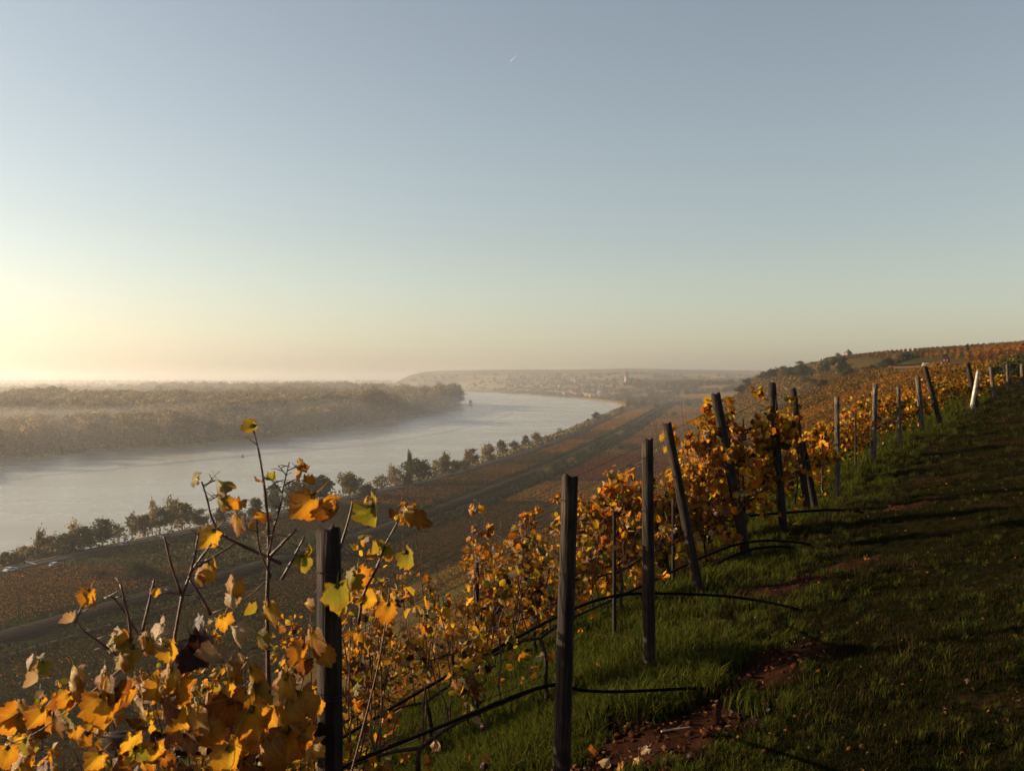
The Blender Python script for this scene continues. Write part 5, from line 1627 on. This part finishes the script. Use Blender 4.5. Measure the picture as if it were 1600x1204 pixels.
# ------------------------------------------------------------------ the nearest vine, drawn leaf by leaf
Y1 = 3.2
b1 = P(418, 1400, 3.25); b1[2] = float(Hnear(b1[0], b1[1]))
near_v = empty('grapevine', tuple(b1))
tag(near_v, 'nearest grapevine with big yellow and rust leaves left of the thick post', 'grapevine', 'grapevines of the rows')
O1 = np.array(b1)
def at(u, v, y=Y1): return P(u, v, y) - O1
mb = MB().tube(smooth_line([(0, 0, -.1), (.02, .0, .25), (-.02, .01, .5), at(424, 1190, 3.22)], 4), list(np.linspace(.034, .016, 13)), 8)
mb.tube(smooth_line([at(424, 1190, 3.22), at(330, 1170, 3.2), at(220, 1180, 3.15)], 4), list(np.linspace(.016, .010, 9)), 6)
part('trunk', mb.mesh('trunk', M_bark, True), near_v)
CANES = [  # pixels, distance, thickness at foot and tip in px
 ([(424, 1195), (419, 1060), (417, 940), (421, 840), (414, 765), (405, 708), (396, 672)], 3.22, 13, 3.5),
 ([(419, 870), (428, 822), (437, 795), (441, 770), (447, 742), (452, 722)], 3.2, 6, 2.5),
 ([(441, 770), (430, 757), (424, 748)], 3.2, 3, 2), ([(447, 742), (440, 733), (434, 727)], 3.2, 3, 2), ([(449, 735), (461, 730), (470, 727)], 3.2, 3, 2), ([(444, 757), (456, 752), (463, 748)], 3.2, 3, 2),
 ([(266, 1060), (272, 1000), (284, 930), (300, 890), (316, 868), (330, 850)], 3.12, 9, 5), ([(284, 930), (266, 880), (260, 850), (256, 838)], 3.12, 7, 5), ([(296, 900), (304, 870), (308, 845), (311, 832)], 3.1, 7, 4),
 ([(300, 890), (340, 866), (370, 846)], 3.12, 6, 4), ([(440, 880), (380, 853), (346, 836), (330, 810), (324, 780), (315, 752)], 3.25, 9, 4), ([(327, 782), (338, 776), (346, 771)], 3.25, 3, 2), ([(318, 758), (330, 752), (338, 749)], 3.25, 3, 2),
 ([(228, 1010), (200, 965), (176, 930), (163, 934)], 3.05, 7, 4), ([(228, 1010), (222, 985), (231, 950), (237, 921), (241, 905)], 3.05, 8, 5), ([(204, 1005), (203, 975), (195, 940), (188, 912)], 3.0, 8, 5),
 ([(190, 1030), (160, 1006), (130, 985), (122, 974)], 3.0, 7, 4), ([(118, 972), (124, 955), (130, 940)], 3.0, 4, 3), ([(423, 868), (445, 845), (463, 826)], 3.15, 9, 7), ([(440, 905), (462, 865), (476, 838)], 3.12, 8, 6),
 ([(423, 900), (405, 860), (402, 830), (401, 810)], 3.2, 6, 3), ([(330, 960), (310, 925), (296, 905)], 3.15, 9, 6), ([(560, 975), (566, 930), (590, 885), (603, 848), (618, 822), (622, 812)], 3.5, 8, 4), ([(524, 880), (538, 835), (548, 800), (551, 782)], 3.4, 7, 5),
 ([(300, 930), (255, 925), (243, 932)], 3.1, 3, 3), ([(424, 900), (380, 940), (330, 958)], 3.3, 4, 3), ([(476, 1105), (430, 1160), (380, 1200)], 3.0, 6, 4), ([(225, 1015), (170, 1060), (60, 1145), (0, 1168)], 3.0, 5, 3), ([(540, 1240), (572, 1120), (596, 1020), (608, 930)], 4.2, 7, 4),
]
rdp = random.Random(4)
for (px_, y, w0, w1) in CANES:
    s_ = smooth_line([at(u, v, y) for u, v in px_], 3, 1)
    rr = np.linspace(w0, w1, len(s_)) / F * y / 2 * .60
    rr[::3] *= 1.22
    cm = MB().tube(s_, list(rr), 6)
    for k in range(2, len(s_) - 1, 2):          # leaf stalks left on the cane
        a_ = rdp.uniform(0, 6.28); l_ = rdp.uniform(.02, .065)
        d_ = np.array([math.cos(a_), .5 * math.sin(a_), rdp.uniform(.1, .8)]) * l_
        cm.tube([s_[k], s_[k] + d_ * .6, s_[k] + d_ + np.array([0, 0, -.006])], [.0016, .0012, .0008], 4)
    part('cane', cm.mesh('cane', M_cane, True), near_v)
# leaves seen one by one: u, v of the blade's middle, size px, colour, roll (degrees, 0 = tip down), heading (degrees, 0 = towards us), tilt, distance, shape
NL = [
 (391, 668, 30, 'green', 70, -30, 20, 3.22, 1), (304, 747, 30, 'green', 60, 10, -30, 3.25, 0), (345, 757, 40, 'green', -50, 40, -40, 3.25, 3), (347, 785, 34, 'green', -40, 60, -10, 3.25, 3), (468, 722, 19, 'yellow', 10, 10, 0, 3.2, 0), (473, 736, 22, 'rust', 120, 60, 40, 3.2, 3),
 (461, 742, 28, 'yellow', -60, -10, -10, 3.2, 1), (480, 755, 26, 'rust', -50, 40, 50, 3.2, 3), (404, 752, 28, 'orange', 80, 0, 50, 3.22, 2), (422, 750, 26, 'green', -80, 30, 60, 3.2, 3), (366, 796, 34, 'orange', -60, 30, 50, 3.2, 3), (376, 785, 22, 'yellow', -80, 0, -30, 3.2, 1),
 (368, 818, 44, 'yellow', 20, 0, 0, 3.2, 0), (388, 822, 26, 'yellow', -30, -10, 0, 3.21, 1), (328, 838, 44, 'yellow', 30, -10, -10, 3.15, 1), (408, 808, 34, 'rust', -60, 30, 30, 3.25, 2), (480, 785, 62, 'orange', 40, -10, -20, 3.1, 1), (508, 792, 62, 'orange', -50, 20, 30, 3.1, 2), (516, 806, 50, 'rust', -20, 20, 40, 3.05, 1),
 (322, 892, 46, 'yellow', 15, 0, -10, 3.12, 0), (306, 902, 36, 'orange', 60, 20, 0, 3.12, 1), (334, 880, 32, 'yellow', -10, -20, 0, 3.12, 2), (362, 918, 44, 'orange', 5, 20, 0, 3.15, 1), (362, 938, 30, 'pale', 0, 60, 0, 3.15, 3), (475, 877, 38, 'green', -20, -20, -10, 3.12, 0), (488, 860, 26, 'green', -60, 20, 0, 3.12, 1),
 (138, 931, 36, 'orange', 30, 0, -10, 3.0, 1), (126, 933, 26, 'orange', 60, 30, 0, 3.0, 0), (145, 940, 26, 'orange', -30, -20, 0, 3.0, 2), (108, 972, 30, 'pale', 80, 20, 60, 3.0, 3), (244, 925, 17, 'yellow', 0, 0, 0, 3.05, 2), (250, 970, 24, 'pale', 160, -20, 0, 3.0, 1), (174, 997, 46, 'green', 80, 0, -30, 3.0, 0), (190, 995, 34, 'yellow', -70, 0, -20, 3.0, 1),
 (195, 1020, 60, 'green', 40, 10, -25, 2.98, 0), (186, 1034, 40, 'yellow', 10, 0, 0, 2.96, 1), (240, 1000, 56, 'pale', 100, -10, 0, 2.98, 1), (226, 1006, 46, 'yellow', 40, 0, 0, 3.0, 0), (264, 1018, 44, 'yellow', -10, -20, 0, 3.02, 1), (306, 985, 60, 'dark', 150, 10, 0, 2.95, 0), (312, 1012, 74, 'dark', -30, 20, -10, 2.93, 1), (300, 1030, 56, 'dark', 20, 0, 10, 2.93, 2),
 (352, 970, 36, 'yellow', -10, 20, 0, 3.15, 2), (365, 992, 44, 'pale', -20, 40, 0, 3.1, 3), (330, 1034, 60, 'pale', 100, 60, 60, 2.9, 3), (420, 956, 50, 'yellow', -20, -10, 0, 3.15, 0), (395, 958, 28, 'green', 90, 20, 40, 3.2, 3), (405, 1000, 40, 'green', -30, 10, 0, 3.2, 1),
 (488, 1000, 62, 'orange', 0, 0, 0, 3.0, 0), (470, 1022, 46, 'orange', 40, -20, 0, 3.02, 1), (506, 1022, 46, 'orange', -40, 20, -10, 3.0, 2), (478, 1040, 36, 'rust', 10, 0, 0, 3.0, 2), (60, 1040, 42, 'green', 30, 30, 0, 2.9, 1), (48, 1036, 26, 'pale', 40, 70, 0, 2.9, 3), (112, 1055, 46, 'green', -30, 20, -20, 2.95, 1), (122, 1066, 34, 'rust', 0, -20, 0, 2.95, 2), (54, 1066, 34, 'pale', 60, 80, 30, 2.9, 3), (62, 1090, 20, 'pale', 70, 80, 40, 2.9, 3),
 (110, 1080, 46, 'yellow', -20, 0, 0, 2.95, 1), (104, 1092, 34, 'orange', 40, 20, 0, 2.95, 0), (158, 1072, 74, 'rust', 30, 0, -10, 2.85, 0), (165, 1105, 78, 'orange', -20, 0, 0, 2.83, 1), (190, 1080, 50, 'rust', -60, 20, 20, 2.86, 2), (262, 1062, 74, 'yellow', 10, 0, -10, 2.95, 0), (246, 1082, 54, 'green', 50, 20, 0, 2.94, 1), (286, 1080, 60, 'rust', -40, 10, 0, 2.95, 2), (252, 1108, 60, 'rust', -10, 0, 0, 2.9, 1),
 (395, 1058, 54, 'yellow', -30, -20, 0, 3.0, 0), (378, 1040, 40, 'pale', 30, 30, 20, 3.0, 1), (355, 1050, 56, 'orange', 20, -10, 0, 2.97, 1), (366, 1070, 46, 'green', -20, 20, 0, 2.96, 2), (400, 1085, 60, 'green', 0, 10, 0, 2.98, 0), (440, 1075, 76, 'green', 20, 0, -10, 2.98, 0), (470, 1098, 64, 'orange', -30, 10, 0, 2.96, 1), (498, 1104, 30, 'yellow', -30, -20, 0, 3.0, 1), (446, 1118, 74, 'rust', 10, 0, 0, 2.94, 1), (400, 1125, 80, 'green', -20, 10, 0, 2.92, 0), (350, 1112, 70, 'rust', 30, 0, 0, 2.9, 2),
 (304, 1126, 72, 'orange', 20, 0, -10, 2.85, 0), (336, 1146, 60, 'orange', -30, 20, 0, 2.85, 1), (290, 1160, 56, 'rust', 0, 0, 0, 2.85, 2), (450, 1160, 80, 'rust', -10, 0, 0, 2.9, 0), (410, 1180, 84, 'rust', 20, 20, 0, 2.88, 1), (480, 1150, 50, 'orange', -40, 10, 0, 2.95, 2), (360, 1185, 66, 'green', 0, 0, 0, 2.86, 1), (60, 1120, 44, 'yellow', 30, 0, 0, 2.85, 1), (32, 1104, 34, 'yellow', 0, 20, 0, 2.9, 0), (84, 1130, 56, 'orange', -20, -10, 0, 2.82, 0), (40, 1165, 40, 'orange', 20, 0, 0, 2.85, 1), (10, 1180, 46, 'orange', 0, 0, 0, 2.8, 0),
 (568, 790, 34, 'yellow', 20, -20, 0, 3.45, 1), (586, 802, 60, 'green', -30, 40, 20, 3.45, 3), (632, 804, 38, 'yellow', -10, 0, 0, 3.5, 1), (652, 812, 46, 'rust', -70, 30, 20, 3.5, 2), (618, 803, 22, 'rust', 60, 40, 0, 3.5, 3), (528, 930, 60, 'green', -10, 0, 0, 3.1, 0), (548, 905, 44, 'green', 30, 30, 0, 3.4, 1), (566, 900, 44, 'orange', -20, 10, 0, 3.5, 0), (575, 936, 40, 'yellow', -70, 0, 0, 3.5, 1), (600, 858, 40, 'green', 60, 30, 20, 3.5, 2), (640, 872, 44, 'green', -10, 20, 0, 3.6, 1), (606, 955, 44, 'orange', 0, 0, 0, 3.6, 0), (590, 862, 30, 'green', 80, 40, 30, 3.5, 3), (481, 945, 26, 'yellow', -80, 0, 0, 3.3, 1), (535, 950, 30, 'green', 0, 10, 0, 3.15, 0),
]
rdn = random.Random(11)
for (u, v, s_, c_, rl, hd_, tl, y, sh) in NL:
    size = s_ / F * y * .98
    if c_ == 'rust' and rdn.random() < .3: c_ = 'orange'
    if c_ == 'green' and v > 1050 and rdn.random() < .7: c_ = 'yellow'
    rl_, hd2, tl_ = R(rl + rdn.uniform(-12, 12)), R(hd_ * .6 + rdn.choice((-46, -36, 32, 42)) + rdn.uniform(-12, 12)), R(tl)
    M3 = Matrix.Rotation(hd2, 3, 'Z') @ Matrix.Rotation(tl_, 3, 'X') @ Matrix.Rotation(rl_, 3, 'Y')
    ctr = M3 @ Vector((0, 0, -.38)) * size
    pos = Vector(at(u, v, y)) - ctr
    put_leaf(near_v, tuple(pos), size, c_, hd2, rl_, tl_, sh)
# the dense lower mass of the same vine
for i in range(210):
    u = rdn.uniform(5, 505); lo = np.interp(u, [0, 60, 120, 200, 300, 400, 505], [1120, 1100, 1080, 1060, 1060, 1070, 1090])
    v = lo + (1330 - lo) * rdn.random() ** 1.1
    y = rdn.uniform(2.85, 3.55)
    c_ = rdn.choices(['yellow', 'orange', 'rust', 'green', 'dark', 'pale'], (4, 5, 3.2, 1.2, 1.2, .8))[0]
    put_leaf(near_v, tuple(at(u, v, y)), rdn.uniform(.04, .105), c_, rdn.choice((-.8, .75)) + rdn.gauss(0, .35), rdn.gauss(0, .8), rdn.uniform(-.7, .4), rdn.randrange(5), rdn.random() < .1)
# two more vines of the nearest row, further down the slope
for k, t in enumerate((1.75, 2.7)):
    vine(row_base(0, t + .4), 'lower grapevine of the nearest row, %s below the big leaved one' % PLACE[k], 'grapevines of the rows', 1.25, 8, 130, .09, 'leaves', (4, 5, 3, 2, .4, 1), seed=900 + k)

# ------------------------------------------------------------------ grass, weeds and fallen leaves
def tuft(seed, n, h, spread, cols):
    r = np.random.default_rng(seed)
    V, Fq, cc = [], [], []
    for i in range(n):
        a = r.uniform(0, 6.28); rad = spread * math.sqrt(r.random())
        x, y = rad * math.cos(a), rad * math.sin(a)
        hh = h * r.uniform(.45, 1.15); w = .0022 + .0026 * r.random()
        ld = r.uniform(0, 6.28); ln = hh * r.uniform(.1, .75)
        px, py = -math.sin(ld) * w, math.cos(ld) * w
        m1 = (x + math.cos(ld) * ln * .3, y + math.sin(ld) * ln * .3, hh * .6)
        tp_ = (x + math.cos(ld) * ln, y + math.sin(ld) * ln, hh * (1 - .25 * ln / hh))
        b = len(V)
        V += [(x - px, y - py, -.02), (x + px, y + py, -.02), (m1[0] + px * .8, m1[1] + py * .8, m1[2]), (m1[0] - px * .8, m1[1] - py * .8, m1[2]), (tp_[0] + px * .12, tp_[1] + py * .12, tp_[2]), (tp_[0] - px * .12, tp_[1] - py * .12, tp_[2])]
        Fq += [(b, b + 1, b + 2, b + 3), (b + 3, b + 2, b + 4, b + 5)]
        c_ = np.array(cols[r.integers(len(cols))]) * r.uniform(.75, 1.25)
        cc += [c_ * .8, c_ * .8, c_, c_, c_ * 1.15, c_ * 1.15]  # occlusion shade put into the colour: darker blade roots, lighter tips
    return mesh_np('tuft', V, Fq, np.array(cc), M_grass)
GR = [(.042, .055, .008), (.052, .060, .008), (.030, .043, .007), (.062, .060, .011)]
HEAD = [(.009, .0125, .003), (.0125, .0145, .0035), (.007, .010, .003), (.019, .017, .006)]  # dull trampled headland grass, darkened further to stand in for shade
DRY = [(.050, .032, .012), (.034, .020, .008), (.085, .060, .026), (.024, .014, .007)]
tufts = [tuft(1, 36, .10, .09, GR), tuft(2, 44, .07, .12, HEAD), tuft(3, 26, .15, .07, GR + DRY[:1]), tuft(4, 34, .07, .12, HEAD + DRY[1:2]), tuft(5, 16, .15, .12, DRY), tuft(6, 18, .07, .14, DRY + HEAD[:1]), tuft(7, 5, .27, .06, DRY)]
n = 95000
gy = np.exp(rng.uniform(math.log(1.9), math.log(62), n))
gx = rng.uniform(-.62, .58, n) * gy
keep = (gx > f_brink(gy) - np.where(gy < 12, 7, 5)) & (gx < 43) & (gx > -15)
smk = soil_mask(gx, gy); lit = np.clip((fbm(gx * 1.3, gy * 1.3, 44, 4) - .54) * 5, 0, 1)
keep &= rng.random(n) > smk * 1.2
keep &= rng.random(n) > lit * .45
gx, gy, lit, smk = gx[keep], gy[keep], lit[keep], smk[keep]
n = len(gx)
lush = np.clip(1.1 - (gx - f_brink(gy)) / 2.4, .18, 1.15)
sc_ = rng.uniform(.6, 1.15, n) * (.40 + .55 * lush) * np.clip(gy / 14, 1, 2.2) * (.30 + 1.35 * fbm(gx * 1.4, gy * 1.4, 61, 3))
dry = rng.random(n) < .10 + .55 * lit + .3 * smk
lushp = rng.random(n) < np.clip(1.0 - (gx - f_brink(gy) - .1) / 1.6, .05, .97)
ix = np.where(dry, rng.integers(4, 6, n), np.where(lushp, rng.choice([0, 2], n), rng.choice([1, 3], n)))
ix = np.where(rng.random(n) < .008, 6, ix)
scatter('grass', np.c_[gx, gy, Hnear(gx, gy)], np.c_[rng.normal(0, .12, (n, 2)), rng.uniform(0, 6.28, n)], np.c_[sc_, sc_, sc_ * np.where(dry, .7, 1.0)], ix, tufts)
# broad leaved weeds and leaf litter on the bare soil
n = 9000
gy = np.exp(rng.uniform(math.log(2.4), math.log(34), n)); gx = rng.uniform(-.5, .56, n) * gy
keep = (gx > f_brink(gy) - 6) & ((soil_mask(gx, gy) > .15) | (rng.random(n) < .22))
gx, gy = gx[keep], gy[keep]; n = len(gx)
lt = [leaf_mesh('litter_leaf', LEAF[c_], 30 + k, fine=False, n=12, cup=.5, fold=.4, curl=.2) for k, c_ in enumerate(('rust', 'rust', 'dark', 'rust', 'orange', 'dark'))]
scatter('leaf_litter', np.c_[gx, gy, Hnear(gx, gy) + rng.uniform(.01, .05, n)], np.c_[rng.normal(-1.57, .5, n), rng.normal(0, .5, n), rng.uniform(0, 6.28, n)], np.repeat(rng.uniform(.014, .038, n)[:, None], 3, 1), rng.integers(0, 6, n), lt)
# clods of red earth
def clod(seed):
    r = random.Random(seed); mb = MB(); n_ = 6
    for i, (z, q) in enumerate(((-.5, .6), (0, 1.0), (.45, .7))):
        for k in range(n_): a = k * 6.283 / n_ + i * .4; s_ = q * r.uniform(.7, 1.2); mb.v.append((s_ * math.cos(a), s_ * math.sin(a), z * r.uniform(.8, 1.1)))
    for i in range(2):
        for k in range(n_): mb.f.append((i * n_ + k, i * n_ + (k + 1) % n_, (i + 1) * n_ + (k + 1) % n_, (i + 1) * n_ + k))
    mb.f.append(tuple(12 + k for k in range(n_)))
    return mb.mesh('clod', mat_plain('red_clod', (.030, .012, .007), .95, .4, 20, bump=.5, spec=0.0), True)
n = 14000
gy = np.exp(rng.uniform(math.log(2.6), math.log(20), n)); gx = rng.uniform(-.4, .56, n) * gy
keep = soil_mask(gx, gy) > rng.uniform(.25, .8, n)
gx, gy = gx[keep], gy[keep]; n = len(gx)
s_ = rng.uniform(.4, 1.0, n) ** 2 * .036
scatter('soil_clods', np.c_[gx, gy, Hnear(gx, gy) + s_ * .2], np.c_[rng.normal(0, .4, (n, 2)), rng.uniform(0, 6, n)], np.repeat(s_[:, None], 3, 1) * np.array([1, 1, .8]), rng.integers(0, 3, n), [clod(k) for k in range(3)])
# fallen leaves that show one by one
FL = [(993, 1078, 20, 'dark', 'purplish fallen leaf caught on the hose over the bare soil'), (948, 1092, 15, 'orange', 'orange fallen leaf on bare soil just below the hose end'), (1005, 1094, 15, 'pale', 'pale fallen leaf on bare soil right of the purplish one'), (953, 1188, 22, 'pale', 'pale upright fallen leaf at the lower edge, nearest the middle post'),
      (998, 1186, 19, 'pale', 'pale curled fallen leaf at the lower edge, in the middle of three'), (971, 1196, 18, 'orange', 'orange fallen leaf at the very lower edge of the soil'), (929, 1170, 20, 'rust', 'rusty fallen leaf on the soil right of the middle post'), (1014, 1172, 16, 'pale', 'small pale leaf on the soil edge against the grass'), (1063, 928, 15, 'dark', 'purplish leaf hanging on the hose by the straight split post'),
      (1325, 907, 14, 'orange', 'orange fallen leaf alone in the shaded grass'), (946, 1118, 12, 'yellow', 'small yellow leaf on bare soil')]
for (u, v, s_, c_, lb) in FL:
    for yq in np.linspace(2, 14, 900):
        q = P(u, v, yq)
        if q[2] < float(Hnear(q[0], q[1])) + .03: break
    o = add('fallen_leaf', LM[c_][rdn.randrange(1, 4)], None, tuple(q + np.array([0, 0, .02])))
    o.scale = (s_ / F * yq * 1.15,) * 3
    o.rotation_euler = (rdn.uniform(-1.6, -.5), rdn.uniform(-.6, .6), rdn.uniform(-1, 1))
    tag(o, lb, 'leaf', 'fallen leaves on the headland')
# a dead twig on the soil
for yq in np.linspace(3, 9, 600):
    q = P(1052, 1150, yq)
    if q[2] < float(Hnear(q[0], q[1])) + .02: break
tag(add('dead_twig', MB().tube([tuple(q + np.array(d)) for d in ((-.07, 0, .03), (0, .02, .035), (.10, .03, .045))], [.006, .005, .003], 6).mesh('dead_twig', mat_plain('dry_twig', (.40, .27, .17), .8, .2, 20))), 'pale dead twig on the edge of the bare soil', 'twig')
